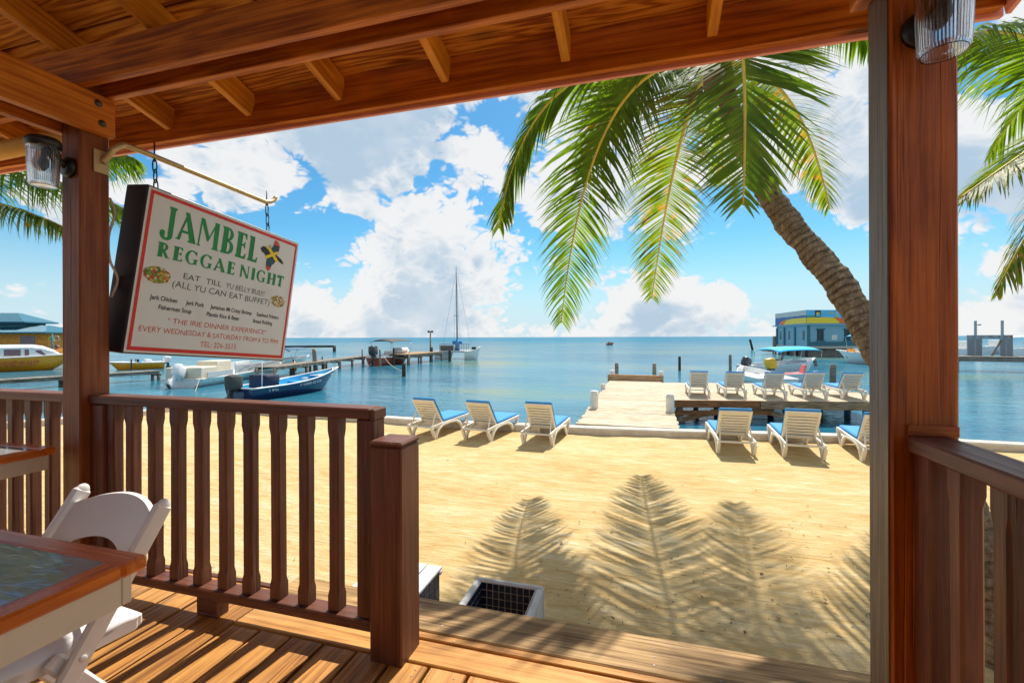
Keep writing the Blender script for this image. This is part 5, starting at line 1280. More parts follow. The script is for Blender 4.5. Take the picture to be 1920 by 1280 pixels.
def blue_boat():
    b, L_ = boat_frame(at(447, 752, ZW), at(618, 727, ZW)); L_ *= 1.02
    r = root('motor_boat', mw=b, label='navy and light blue open motor boat with covered outboard behind the railing', cat='boat')
    half, sheer = hull(r, b, L_, 1.75, 0.52, 0.50, MAT['navy'], MAT['skyblue'], MAT['boatwhite'], MAT['boatwhite'], floor=0.20)
    o = outboard(r, b, -0.28, 0, 0.36, MAT['canopydark'], 1.02, 0.15)
    # covered seat box
    bm = bmesh.new(); bmesh.ops.create_cube(bm, size=1.0); bmesh.ops.subdivide_edges(bm, edges=bm.edges[:], cuts=4, use_grid_fill=True)
    for v in bm.verts:
        c = v.co.lerp(v.co.normalized() * 0.55, 0.25); v.co = Vector((c.x * 0.75 + 0.03 * noise.noise(c * 6), c.y * 1.0 + 0.03 * noise.noise(c * 7), c.z * 0.62 + 0.03 * noise.noise(c * 9)))
    bm_obj('seat_cover', bm, MAT['canopynavy'], r, b @ Matrix.Translation((L_ * 0.25, 0.1, 0.68)), True)
    block('foredeck', L_ * 0.78, L_ * 0.96, -0.30, 0.30, 0.70, 0.73, MAT['boatwhite'], r, 0.01, b)
    block('thwart', L_ * 0.40, L_ * 0.46, -0.78, 0.78, 0.40, 0.45, MAT['skyblue'], r, 0.01, b)
    block('thwart', L_ * 0.60, L_ * 0.66, -0.70, 0.70, 0.46, 0.51, MAT['skyblue'], r, 0.01, b)
    block('console', L_ * 0.56, L_ * 0.60, -0.55, -0.35, 0.45, 0.72, MAT['boatwhite'], r, 0.01, b)
    tube('pole', [(L_ * 0.12, -0.55, 0.3), (L_ * 0.12, -0.55, 1.55)], 0.018, MAT['boatwhite'], r, 6, b)
    glyph_bars(r, b, L_ * 0.45, L_ * 0.74, 0.40, 0.10, MAT['boatwhite'], lambda x: -half(x / L_) - 0.004 + 0.03, 24, 4, 0.05)
    glyph_bars(r, b, L_ * 0.14, L_ * 0.23, 0.34, 0.09, MAT['boatwhite'], lambda x: -half(x / L_) - 0.0, 7, 9)
def rope(parent, a, c, b_, rad=0.014, m='rope'):
    tube('mooring_rope', bez(a, c, b_, 14), rad, MAT[m], parent, 6, Matrix.Identity(4))
blue_boat()
def pontoon():
    b, L_ = boat_frame(at(338, 727, ZW), at(515, 698, ZW))
    r = root('motor_boat', mw=b, label='white flat sided boat with grey panels and tilted white outboard', cat='boat')
    half, sheer = hull(r, b, L_, 2.2, 0.42, 0.25, MAT['boatwhite'], MAT['boatwhite'], MAT['boatwhite'], None, floor=0.30, full=0.6)
    block('side_panel', L_ * 0.30, L_ * 0.85, -1.06, -1.02, 0.46, 0.98, MAT['boatgrey'], r, 0.01, b); block('side_panel', L_ * 0.05, L_ * 0.28, -1.06, -1.02, 0.46, 0.76, MAT['boatgrey'], r, 0.01, b)
    block('side_panel', L_ * 0.05, L_ * 0.85, 1.02, 1.06, 0.46, 0.98, MAT['boatgrey'], r, 0.01, b)
    block('stern_box', L_ * 0.02, L_ * 0.16, -0.9, 0.9, 0.36, 1.02, MAT['cream'], r, 0.03, b); block('console', L_ * 0.22, L_ * 0.36, -0.5, 0.6, 0.36, 1.25, MAT['cream'], r, 0.03, b)
    tube('hand_rail', [(L_ * 0.30, -1.04, 0.98), (L_ * 0.32, -1.04, 1.12), (L_ * 0.80, -1.04, 1.14), (L_ * 0.85, -1.04, 0.98)], 0.018, MAT['steel'], r, 6, b)
    for i, (xa, xb, za, zb) in enumerate(((0.34, 0.46, 0.62, 0.84), (0.44, 0.62, 0.60, 0.88), (0.58, 0.80, 0.70, 0.92))):
        tube('graphic_stripe', [(L_ * xa, -1.062, za), (L_ * (xa + xb) / 2, -1.062, zb - 0.04), (L_ * xb, -1.062, zb)], 0.012, MAT['engine'], r, 5, b)
    outboard(r, b, -0.42, 0, 0.50, MAT['enginewhite'], 1.1, 0.75)
    rope(r, b @ Vector((0.1, -0.9, 0.45)), b @ Vector((-0.8, -1.3, 0.12)), b @ Vector((-1.9, -1.9, -0.05)))
pontoon()
def yellow_boat():
    b, L_ = boat_frame(at(306, 690, ZW), at(208, 694, ZW))
    r = root('speed_boat', mw=b, label='yellow speedboat with white deck just right of the left post', cat='boat')
    hull(r, b, L_, 1.9, 0.55, 0.10, MAT['yellow'], MAT['boatwhite'], MAT['boatwhite'], None, floor=0.4, deckz=0.5)
    block('windscreen', L_ * 0.50, L_ * 0.54, -0.7, 0.7, 0.55, 0.85, MAT['windowdark'], r, 0.01, b); block('seat', L_ * 0.25, L_ * 0.38, -0.6, 0.6, 0.50, 0.80, MAT['boatwhite'], r, 0.04, b); block('console', L_ * 0.44, L_ * 0.52, -0.6, 0.6, 0.50, 0.70, MAT['skyblue'], r, 0.03, b)
    outboard(r, b, -0.25, 0, 0.35, MAT['boatwhite'], 0.9, 0.0)
yellow_boat()
def ferry():
    b, L_ = boat_frame(at(-190, 703, ZW), at(140, 691, ZW))
    r = root('passenger_boat', mw=b, label='large yellow hulled passenger boat with white windowed cabin at left', cat='boat')
    half, sheer = hull(r, b, L_, 3.2, 1.0, 0.35, MAT['yellow'], MAT['boatwhite'], MAT['boatwhite'], None, floor=0.6, deckz=0.95, full=0.6)
    # cabin: raked ends, rounded roof
    x0, x1 = L_ * 0.12, L_ * 0.93; V = []; F_ = []
    prof = [(-1.35, 1.0), (-1.30, 1.85), (-0.95, 2.0), (0, 2.08), (0.95, 2.0), (1.30, 1.85), (1.35, 1.0)]
    for i in range(13):
        f = i / 12; xx = x0 + (x1 - x0) * f; k = max(0, (f - 0.72) / 0.28); kk = 1 - 0.45 * k ** 1.5
        for y, z in prof: V.append((xx, y * kk, 1.0 + (z - 1.0) * (1 - 0.93 * k ** 2.2)))
    n = len(prof)
    for i in range(12):
        for k in range(n - 1): a = i * n + k; F_.append((a, a + n, a + n + 1, a + 1))
    F_.append(tuple(range(n))); F_.append(tuple(range(12 * n, 13 * n))[::-1])
    cb = mesh_obj('cabin', V, F_, MAT['boatwhite'], r, b, True)
    cb.data.set_sharp_from_angle(angle=R(35))
    for s in (-1, 1):
        for (fa, fb, rk) in ((0.10, 0.22, 0), (0.25, 0.37, 0), (0.40, 0.52, 0), (0.55, 0.67, 0), (0.70, 0.82, 0.10)):
            xa, xb = x0 + (x1 - x0) * fa, x0 + (x1 - x0) * fb; kb = max(0, (fb - 0.72) / 0.28)
            yy = lambda f: s * (1.345 * (1 - 0.45 * max(0, (f - 0.72) / 0.28) ** 1.5) + 0.012)
            zt = 1.72 - 0.0 * rk
            mesh_obj('window', [(xa, yy(fa), 1.22), (xb + rk * 3, yy(fb + rk * 0.4), 1.22), (xb, yy(fb) - s * 0.03, zt - rk), (xa, yy(fa) - s * 0.03, zt)], [(0, 1, 2, 3)] if s < 0 else [(3, 2, 1, 0)], MAT['windowmauve'], cb, b)
    # flying bridge sloping up to the left
    mesh_obj('bridge_fairing', [(x0, -1.0, 2.03), (x0 + (x1 - x0) * 0.42, -0.8, 2.03), (x0 + (x1 - x0) * 0.26, -0.8, 3.1), (x0, -1.0, 3.1), (x0, 1.0, 2.03), (x0 + (x1 - x0) * 0.42, 0.8, 2.03), (x0 + (x1 - x0) * 0.26, 0.8, 3.1), (x0, 1.0, 3.1)], [(0, 1, 2, 3), (7, 6, 5, 4), (1, 5, 6, 2), (3, 2, 6, 7), (0, 3, 7, 4), (0, 4, 5, 1)], MAT['boatwhite'], cb, b)
    glyph_bars(r, b, L_ * 0.42, L_ * 0.78, 0.42, 0.38, MAT['inkorange'], lambda x: -half(x / L_) - 0.012, 9, 12)
MAT['windowmauve'] = plain('tinted_cabin_glass', (0.20, 0.11, 0.13), 0.15, var=0.2)
ferry()
def red_boat():
    b, L_ = boat_frame(at(702, 686, ZW), at(762, 678, ZW)); 
    r = root('motor_boat', mw=b, label='red hulled motor boat with dark canopy moored at the left pier', cat='boat')
    hull(r, b, L_, 1.9, 0.75, 0.45, MAT['red'], MAT['boatwhite'], MAT['boatwhite'], None, floor=0.4)
    outboard(r, b, -0.3, 0, 0.75, MAT['engine'], 1.5, 0.1)
    pp = at(757, 706, ZW); rope(r, b @ Vector((0.2, -0.9, 0.7)), (b @ Vector((0.2, -0.9, 0.0)) + pp) / 2 + Vector((0, 0, 0.1)), pp + Vector((0, 0, 0.35)), 0.02)
    canopy(r, b, L_ * 0.16, L_ * 0.86, 1.1, 2.15, MAT['canopydark'], 0.25, 0.75)
    block('console', L_ * 0.38, L_ * 0.48, -0.4, 0.4, 0.4, 1.25, MAT['boatwhite'], r, 0.03, b); block('seat', L_ * 0.24, L_ * 0.30, -0.5, 0.5, 0.4, 0.95, MAT['boatwhite'], r, 0.03, b)
    tube('rolled_cover', [(L_ * 0.62, 0, 1.15), (L_ * 1.0, 0, 1.3)], [0.34, 0.22], MAT['boatwhite'], r, 12, b)
red_boat()
def catamaran():
    c = at(855, 674, ZW); b, _ = boat_frame(c, at(862, 668, ZW)); 
    d = Vector((0.95, -0.2, 0)).normalized()
    Y = (ZC - ZW) * FPX / (674 - hor_v(855))
    right = Vector((CT, ST, 0)); away = Vector((-ST, CT, 0))
    b = Matrix(((right.x, away.x, 0, c.x), (right.y, away.y, 0, c.y), (0, 0, 1, ZW), (0, 0, 0, 1)))
    r = root('catamaran', mw=b, label='white catamaran with bare mast moored at the end of the left pier', cat='boat')
    s = Y / FPX
    hb = [(-42, -4, 0.0), (20, 42, 0.0)]
    for k, (ua, ub) in enumerate(((-44, -6), (16, 44))):
        hbse = b @ Matrix.Translation((ua * s, (0.8 if k == 0 else -0.4), 0)) @ Matrix.Rotation(R(12 if k else 20), 4, 'Z')
        hull(r, hbse, (ub - ua) * s * 1.02, 1.3, 0.95, 0.55, MAT['boatwhite'], MAT['boatwhite'], MAT['boatwhite'], None, floor=0.9, deckz=1.0, draft=0.3, full=0.5)
    block('bridge_deck', -30 * s, 24 * s, 0.3, 3.2, 0.80, 1.0, MAT['boatgrey'], r, 0.03, b)
    for k in range(13): tube('stanchion', [((-32 + 4.6 * k) * s, 0.4, 1.0), ((-32 + 4.6 * k) * s, 0.4, 1.75)], 0.025, MAT['piling'], r, 5, b)
    for z in (1.4, 1.75): tube('guard_rail', [(-32 * s, 0.4, z), (24 * s, 0.4, z)], 0.03, MAT['piling'], r, 5, b)
    block('net_screen', -31 * s, -6 * s, 0.46, 0.50, 1.0, 1.6, MAT['piling'], r, 0.0, b)
    block('hatch', 30 * s, 38 * s, -0.35, -0.15, 1.15, 1.45, MAT['windowdark'], r, 0.02, b)
    ht = (674 - 497) * s
    tube('mast', [(0, 1.2, 0.9), (0.0 - 1.5 * s, 1.2, ht)], [0.10, 0.05], MAT['mastgrey'], r, 8, b)
    tube('boom', [(-9 * s, 1.2, 1.95), (9 * s, 1.2, 1.95)], 0.20, MAT['sailblue'], r, 10, b)
    tube('furled_sail', [(0, 1.1, 1.0), (0, 1.1, 2.2)], [0.32, 0.18], MAT['sailblue'], r, 10, b)
    tube('spreader', [(-7 * s, 1.2, ht * 0.47), (7 * s, 1.2, ht * 0.47)], 0.03, MAT['mastgrey'], r, 5, b)
    for ux, uz in ((-28, 0.6), (28, 0.75), (-6, 1), (6, 1)):
        tube('stay', [(ux * s, 0.8, 1.1), (-1.3 * s, 1.2, ht * 0.97)], 0.012, MAT['mastgrey'], r, 4, b)
MAT['mastgrey'] = plain('mast_aluminium', (0.20, 0.24, 0.28), 0.4, 0.5)
MAT['sailblue'] = plain('sail_cover_blue', (0.02, 0.22, 0.55), 0.7)
catamaran()
def bimini_boat():
    b, L_ = boat_frame(at(1512, 716, ZW), at(1402, 722, ZW)); b2, L2 = boat_frame(at(1404, 708, ZW), at(1518, 700, ZW))
    r = root('motor_boat', mw=b2, label='white open boat with turquoise canopy behind the dock platform', cat='boat')
    hull(r, b2, L2, 2.0, 0.75, 0.30, MAT['boatwhite'], MAT['boatwhite'], MAT['boatwhite'], None, floor=0.3, full=0.55)
    canopy(r, b2, L2 * 0.26, L2 * 0.99, 0.9, 1.62, MAT['canopyblue'], 0.22, 0.8, ((0.04, 0.0), (0.5, 0.42), (0.97, 0.97)))
    outboard(r, b2, -0.2, 0.2, 0.6, MAT['engine'], 1.0, 0.6)
    block('console', L2 * 0.42, L2 * 0.50, -0.3, 0.4, 0.3, 1.05, MAT['boatwhite'], r, 0.03, b2); block('cool_box', L2 * 0.74, L2 * 0.84, -0.4, 0.3, 0.3, 0.95, MAT['boatgrey'], r, 0.03, b2)
    block('windscreen', L2 * 0.30, L2 * 0.44, -0.35, 0.35, 1.02, 1.08, MAT['windowdark'], r, 0.01, b2)
    r = root('dinghy', mw=boat_frame(at(1460, 733, ZW), at(1394, 714, ZW))[0], label='white open dinghy with its bow to the left behind the platform loungers', cat='boat')
    b3, L3 = boat_frame(at(1460, 733, ZW), at(1394, 714, ZW))
    hull(r, b3, L3, 1.9, 0.55, 0.30, MAT['boatwhite'], MAT['boatwhite'], MAT['boatwhite'], MAT['engine'], floor=0.34, deckz=0.48)
    glyph_bars(r, b3, L3 * 0.30, L3 * 0.46, 0.62, 0.10, MAT['engine'], 0.3, 6, 3)
    p = at(1467, 716, ZW)
    r = root('jet_boat', mw=Matrix.Translation((p.x, p.y, ZW)) @ Matrix.Rotation(R(10), 4, 'Z'), label='small yellow and white engine boat with coral seat among the moored boats', cat='boat')
    bb = WM[r.name]
    hull(r, bb @ Matrix.Translation((-0.6, -0.2, 0)), 2.1, 0.95, 0.45, 0.15, MAT['boatwhite'], MAT['boatgrey'], MAT['boatwhite'], None, floor=0.35, deckz=0.4)
    block('seat', 0.1, 0.95, -0.3, 0.2, 0.42, 0.52, MAT['pink'], r, 0.03, bb); member('seat_back', (0.95, -0.05, 0.45), (1.12, -0.05, 0.98), 0.45, 0.10, MAT['pink'], r, up=(1, 0, 0), bev=0.03, base=bb)
    outboard(r, bb, -0.55, 0.2, 0.60, MAT['engineyellow'], 1.0, 0.0)
bimini_boat()
def right_boats():
    b, L_ = boat_frame(at(1700, 686, ZW), at(1578, 679, ZW))
    r = root('motor_boat', mw=b, label='white motor boat with turquoise canopy in front of the blue grey building', cat='boat')
    hull(r, b, L_, 2.4, 0.95, 0.25, MAT['boatwhite'], MAT['boatwhite'], MAT['boatwhite'], None, floor=0.6)
    canopy(r, b, L_ * 0.42, L_ * 0.78, 1.2, 2.5, MAT['canopyblue'], 0.25, 1.0)
    block('console', L_ * 0.50, L_ * 0.62, -0.6, 0.6, 0.6, 1.6, MAT['boatwhite'], r, 0.05, b); block('cool_box', L_ * 0.80, L_ * 0.88, -0.3, 0.3, 0.6, 1.3, MAT['yellow'], r, 0.05, b)
    glyph_bars(r, b, L_ * 0.74, L_ * 0.84, 0.45, 0.22, MAT['engine'], 1.06, 5, 8)
    for k, (ua, va, ub, vb, cv, lab) in enumerate(((1852, 657, 1888, 655, None, 'white boat seen through the louvred pier gate'), (1905, 664, 1990, 660, 'c', 'white boat with blue canopy right of the louvred pier gate'), (1795, 664, 1825, 660, None, 'white boat moored just left of the louvred pier gate'))):
        b, L_ = boat_frame(at(ua, va + 6, ZW), at(ub, vb + 6, ZW))
        r = root('motor_boat', mw=b, label=lab, cat='boat')
        hull(r, b, L_, 1.9, 1.0, 0.3, MAT['boatwhite'], MAT['boatwhite'], MAT['boatwhite'], MAT['navy'], floor=0.6)
        block('cabin', L_ * 0.3, L_ * 0.6, -0.6, 0.6, 0.7, 1.9, MAT['boatwhite'], r, 0.06, b); block('cabin_window', L_ * 0.33, L_ * 0.57, -0.612, 0.612, 1.35, 1.7, MAT['windowdark'], r, 0.01, b)
        block('sail_cover', L_ * 0.62, L_ * 0.85, -0.5, 0.5, 1.0, 1.35, MAT['sailblue'], r, 0.08, b)
        if cv: canopy(r, b, L_ * 0.05, L_ * 0.75, 1.1, 2.4, MAT['boatwhite'], 0.1, 1.0)
right_boats()
def small_far():
    p = at(1143, 646.5, ZW)
    b = Matrix.Translation((p.x, p.y, ZW)) @ Matrix.Rotation(R(20), 4, 'Z')
    r = root('rowing_boat', mw=b, label='tiny dark boat far out on the open water', cat='boat')
    hull(r, b @ Matrix.Translation((-1.0, 0, 0)), 2.2, 1.3, 0.55, 0.2, MAT['inkorange'], MAT['engine'], MAT['engine'], None, floor=0.2)
    block('load', -0.6, 0.3, -0.4, 0.4, 0.3, 0.95, MAT['engine'], r, 0.1, b)
    b, L_ = boat_frame(at(520, 684, ZW), at(575, 680, ZW))
    r = root('motor_boat', mw=b, label='boat with slate blue canopy moored behind the left pier by the sign', cat='boat')
    hull(r, b, L_, 1.9, 0.5, 0.25, MAT['boatwhite'], MAT['boatwhite'], MAT['boatwhite'], None, floor=0.3)
    canopy(r, b, L_ * 0.1, L_ * 0.95, 1.0, 1.35, MAT['canopyslate'], 0.22, 0.5)
MAT['canopyslate'] = plain('slate_blue_canvas', (0.05, 0.13, 0.22), 0.8)
small_far()

# ------------------------------------------------------------------ piers, pilings
def pier(label, pts, width, thick, m, pile_gap=2.0, name='pier', pr=0.10, plank=0.22, mp=None):
    r = root(name, (pts[0].x, pts[0].y, ZW), 0, label, 'pier'); mp = mp or MAT['piling']
    for a, b in zip(pts, pts[1:]):
        d = (b - a); Ln = d.length; d.normalize(); n = Vector((-d.y, d.x, 0)); k = int(Ln / plank)
        for i in range(k):
            c = a + d * (plank * (i + 0.5)); jj = random.uniform(-0.04, 0.04)
            member('plank', c - n * (width / 2 + jj), c + n * (width / 2 - jj), plank - 0.02, 0.05, m, r, bev=0.006)
        for s in (-1, 1): member('stringer', a + n * s * (width / 2 - 0.08) - Vector((0, 0, thick / 2 + 0.03)), b + n * s * (width / 2 - 0.08) - Vector((0, 0, thick / 2 + 0.03)), 0.07, thick, mp, r, bev=0.006)
        q = max(1, int(Ln / pile_gap))
        for i in range(q + 1):
            c = a + d * (Ln * i / q)
            for s in (-1, 1): tube('pile', [c + n * s * (width / 2 - 0.15) + Vector((0, 0, ZW - 0.6 - c.z)), c + n * s * (width / 2 - 0.15) - Vector((0, 0, 0.04))], pr, mp, r, 8, Matrix.Identity(4))
            member('cap_beam', c - n * (width / 2) - Vector((0, 0, thick + 0.08)), c + n * (width / 2) - Vector((0, 0, thick + 0.08)), 0.12, 0.12, mp, r, bev=0.01)
    return r
pier('long grey wooden pier running out behind the hanging sign', [at(498, 688.5, 0.25), at(560, 681, 0.25), at(690, 666, 0.25)], 1.4, 0.16, MAT['piling'], 2.4)
pier('far end section of the left pier by the catamaran', [at(742, 664.5, 0.45), at(806, 659.5, 0.45)], 3.0, 0.25, MAT['dockbeam'], 2.4)
pier('distant dark pier on the horizon right of the sign', [at(500, 648.5, 0.6), at(627, 647.5, 0.6)], 2.5, 0.3, MAT['pilingdark'], 6.0, pr=0.2, plank=0.5, mp=MAT['pilingdark'])
pier('pale narrow jetty in front of the yellow boats', [at(-160, 722, 0.05), at(120, 705, 0.05), at(292, 695, 0.05)], 1.0, 0.14, MAT['piling'], 3.5)
rp = pier('grey wooden pier with louvred gate at the right edge', [at(1785, 667.5, 0.55), at(1960, 669.5, 0.55), at(2150, 672, 0.55)], 1.8, 0.3, MAT['piling'], 2.6, pr=0.13)
def louvre_gate():
    a, c = at(1813, 667.0, 0.55), at(1899, 668.0, 0.55)
    d = c - a; Ln = d.length; d.normalize(); n = Vector((-d.y, d.x, 0))
    b = Matrix(((d.x, n.x, 0, a.x), (d.y, n.y, 0, a.y), (0, 0, 1, 0.575), (0, 0, 0, 1)))
    r = root('louvred_gate', mw=b, label='grey louvred gate with two tall poles on the right pier', cat='gate')
    Mm = MAT['louvre']; k = Ln / 86.0; H = 53 * k
    for (ua, ub) in ((0, 15), (16, 29), (62, 73), (74, 86)):
        block('frame_post', ua * k, (ua + 1.4) * k, -0.04, 0.04, 0, H, Mm, r, 0.005, b); block('frame_post', (ub - 1.4) * k, ub * k, -0.04, 0.04, 0, H, Mm, r, 0.005, b)
        for i in range(20):
            z = H * (0.02 + 0.80 * i / 19)
            member('slat', ((ua + 1.3) * k, 0, z), ((ub - 1.3) * k, 0, z), 0.05, 0.055, Mm, r, up=(0, 0.7, 0.7), bev=0.004, base=b)
    block('header_panel', 0, 86 * k, 0.045, 0.09, H * 0.82, H, Mm, r, 0.006, b)
    glyph_bars(r, b, 42 * k, 51 * k, H * 0.91, H * 0.06, MAT['engine'], 0.040, 4, 5); glyph_bars(r, b, 36 * k, 58 * k, H * 0.85, H * 0.04, MAT['bandblue'], 0.040, 10, 6)
    pts = [(79.5 * k + 3.6 * k * math.cos(t), 0.040, H * 0.91 + 3.6 * k * math.sin(t)) for t in [2 * math.pi * i / 16 for i in range(17)]]
    tube('emblem_ring', pts, 0.5 * k, MAT['inkorange'], r, 5, b)
    for u in (18.5, 69): block('tall_pole', (u - 2.2) * k, (u + 2.2) * k, 0.10, 0.24, 0, H * 1.70, Mm, r, 0.01, b)
    tube('lamp_arm', [(20 * k, 0.17, H * 1.5), (28 * k, 0.17, H * 1.5)], 0.03, MAT['engine'], r, 6, b); block('lamp_head', 24 * k, 29 * k, 0.10, 0.24, H * 1.48, H * 1.53, MAT['engine'], r, 0.01, b)
    member('brace', (46 * k, -0.06, 0), (64 * k, -0.06, H * 0.74), 0.08, 0.12, MAT['piling'], r, bev=0.01, base=b)
louvre_gate()
PIL = [((757, 706), 0.13, (681), 'pilingdark', 'thick dark piling standing alone in front of the red boat', (0, 0)), ((592, 697), 0.16, 654, 'piling', 'pale leaning piling beside the left pier', (-0.10, 0)),
       ((604, 692), 0.05, 668, 'pilingdark', 'thin dark pole right of the pale leaning piling', (0, 0)), ((679, 684), 0.06, 654, 'piling', 'thin pole at the pier left of the red boat', (0, 0)),
       ((713, 688), 0.08, 655, 'piling', 'grey mooring pole in front of the red boat stern', (-0.03, 0)), ((738, 686), 0.09, 652, 'pilingdark', 'dark mooring pole in front of the red boat canopy', (0, 0)),
       ((843, 678), 0.14, 655, 'pilingdark', 'dark stub piling in front of the catamaran', (0, 0)), ((1274, 694), 0.10, 668, 'pilingdark', 'dark piling alone in the water beyond the dock platform', (0, 0)),
       ((1369, 700), 0.10, 665, 'piling', 'tall grey piling behind the platform loungers', (0, 0)), ((1392, 703), 0.11, 680, 'piling', 'shorter grey piling left of the white dinghy', (-0.03, 0)),
       ((1411, 656), 0.20, 636, 'pilingdark', 'leaning dark piling far out left of the blue building', (-0.22, 0)), ((1561, 720), 0.15, 683, 'piling', 'stout grey piling right of the turquoise canopy boat', (0.02, 0)),
       ((1530, 686), 0.13, 672, 'piling', 'short pale leaning stub before the blue building', (-0.25, 0)), ((1462, 680), 0.16, 666, 'piling', 'pale stub leaning right under the turquoise canopy', (0.30, 0)),
       ((1452, 663), 0.25, 630, 'piling', 'grey piling at the left corner of the blue building', (0, 0)), ((550, 699), 0.06, 674, 'pilingdark', 'thin pole with a yellow bag at the left pier', (0, 0)), ((246, 694), 0.05, 673, 'pilingdark', 'thin dark pole in front of the yellow speedboat', (0, 0))]
for (uv, rad, vt, m, lab, lean) in PIL:
    p = at(uv[0], uv[1], ZW); Y = (ZC - ZW) * FPX / (uv[1] - hor_v(uv[0])); zt = ZC - (vt - hor_v(uv[0])) / FPX * Y
    piling('piling', p, rad, -1.2, zt, MAT[m], lab, 'piling', 'pilings in the water', lean)
def lamp_pole():
    p = at(807, 676, ZW); Y = (ZC - ZW) * FPX / (676 - hor_v(807)); zt = ZC - (620 - hor_v(807)) / FPX * Y; s = Y / FPX
    r = root('pier_lamp', (p.x, p.y, ZW), 0, 'pier lamp pole with two lamp heads left of the catamaran', 'lamp pole')
    tube('pole', [(p.x, p.y, -1), (p.x, p.y, zt)], [0.14, 0.06], MAT['piling'], r, 8, Matrix.Identity(4)); tube('lower_post', [(p.x + 0.15, p.y, -1), (p.x + 0.15, p.y, zt * 0.35)], 0.15, MAT['pilingdark'], r, 8, Matrix.Identity(4))
    for q in (-1, 1):
        a = Vector((p.x, p.y, zt - 0.2)); e = a + Vector((CT, ST, 0)) * q * 3.2 * s + Vector((0, 0, 0.12))
        tube('lamp_arm', [a, e], 0.05, MAT['engine'], r, 6, Matrix.Identity(4)); tube('lamp_head', [e - Vector((0, 0, 0.12)), e + Vector((0, 0, 0.12))], [0.16, 0.08], MAT['engine'], r, 8, Matrix.Identity(4))
lamp_pole()
def yellow_bag():
    p = at(551, 698, ZW); bm = bmesh.new(); bmesh.ops.create_icosphere(bm, subdivisions=2, radius=1)
    for v in bm.verts: v.co = Vector((v.co.x * 0.22, v.co.y * 0.2, v.co.z * 0.42 - 0.0)) * (1 + 0.2 * noise.noise(v.co * 3)); v.co.x += 0.10 * max(0, -v.co.z)
    o = bm_obj('fender', bm, MAT['yellow'], None, Matrix.Translation((p.x, p.y, ZW + 0.42)), True); tag(o, 'yellow fender hanging beside the left pier', 'fender')
yellow_bag()

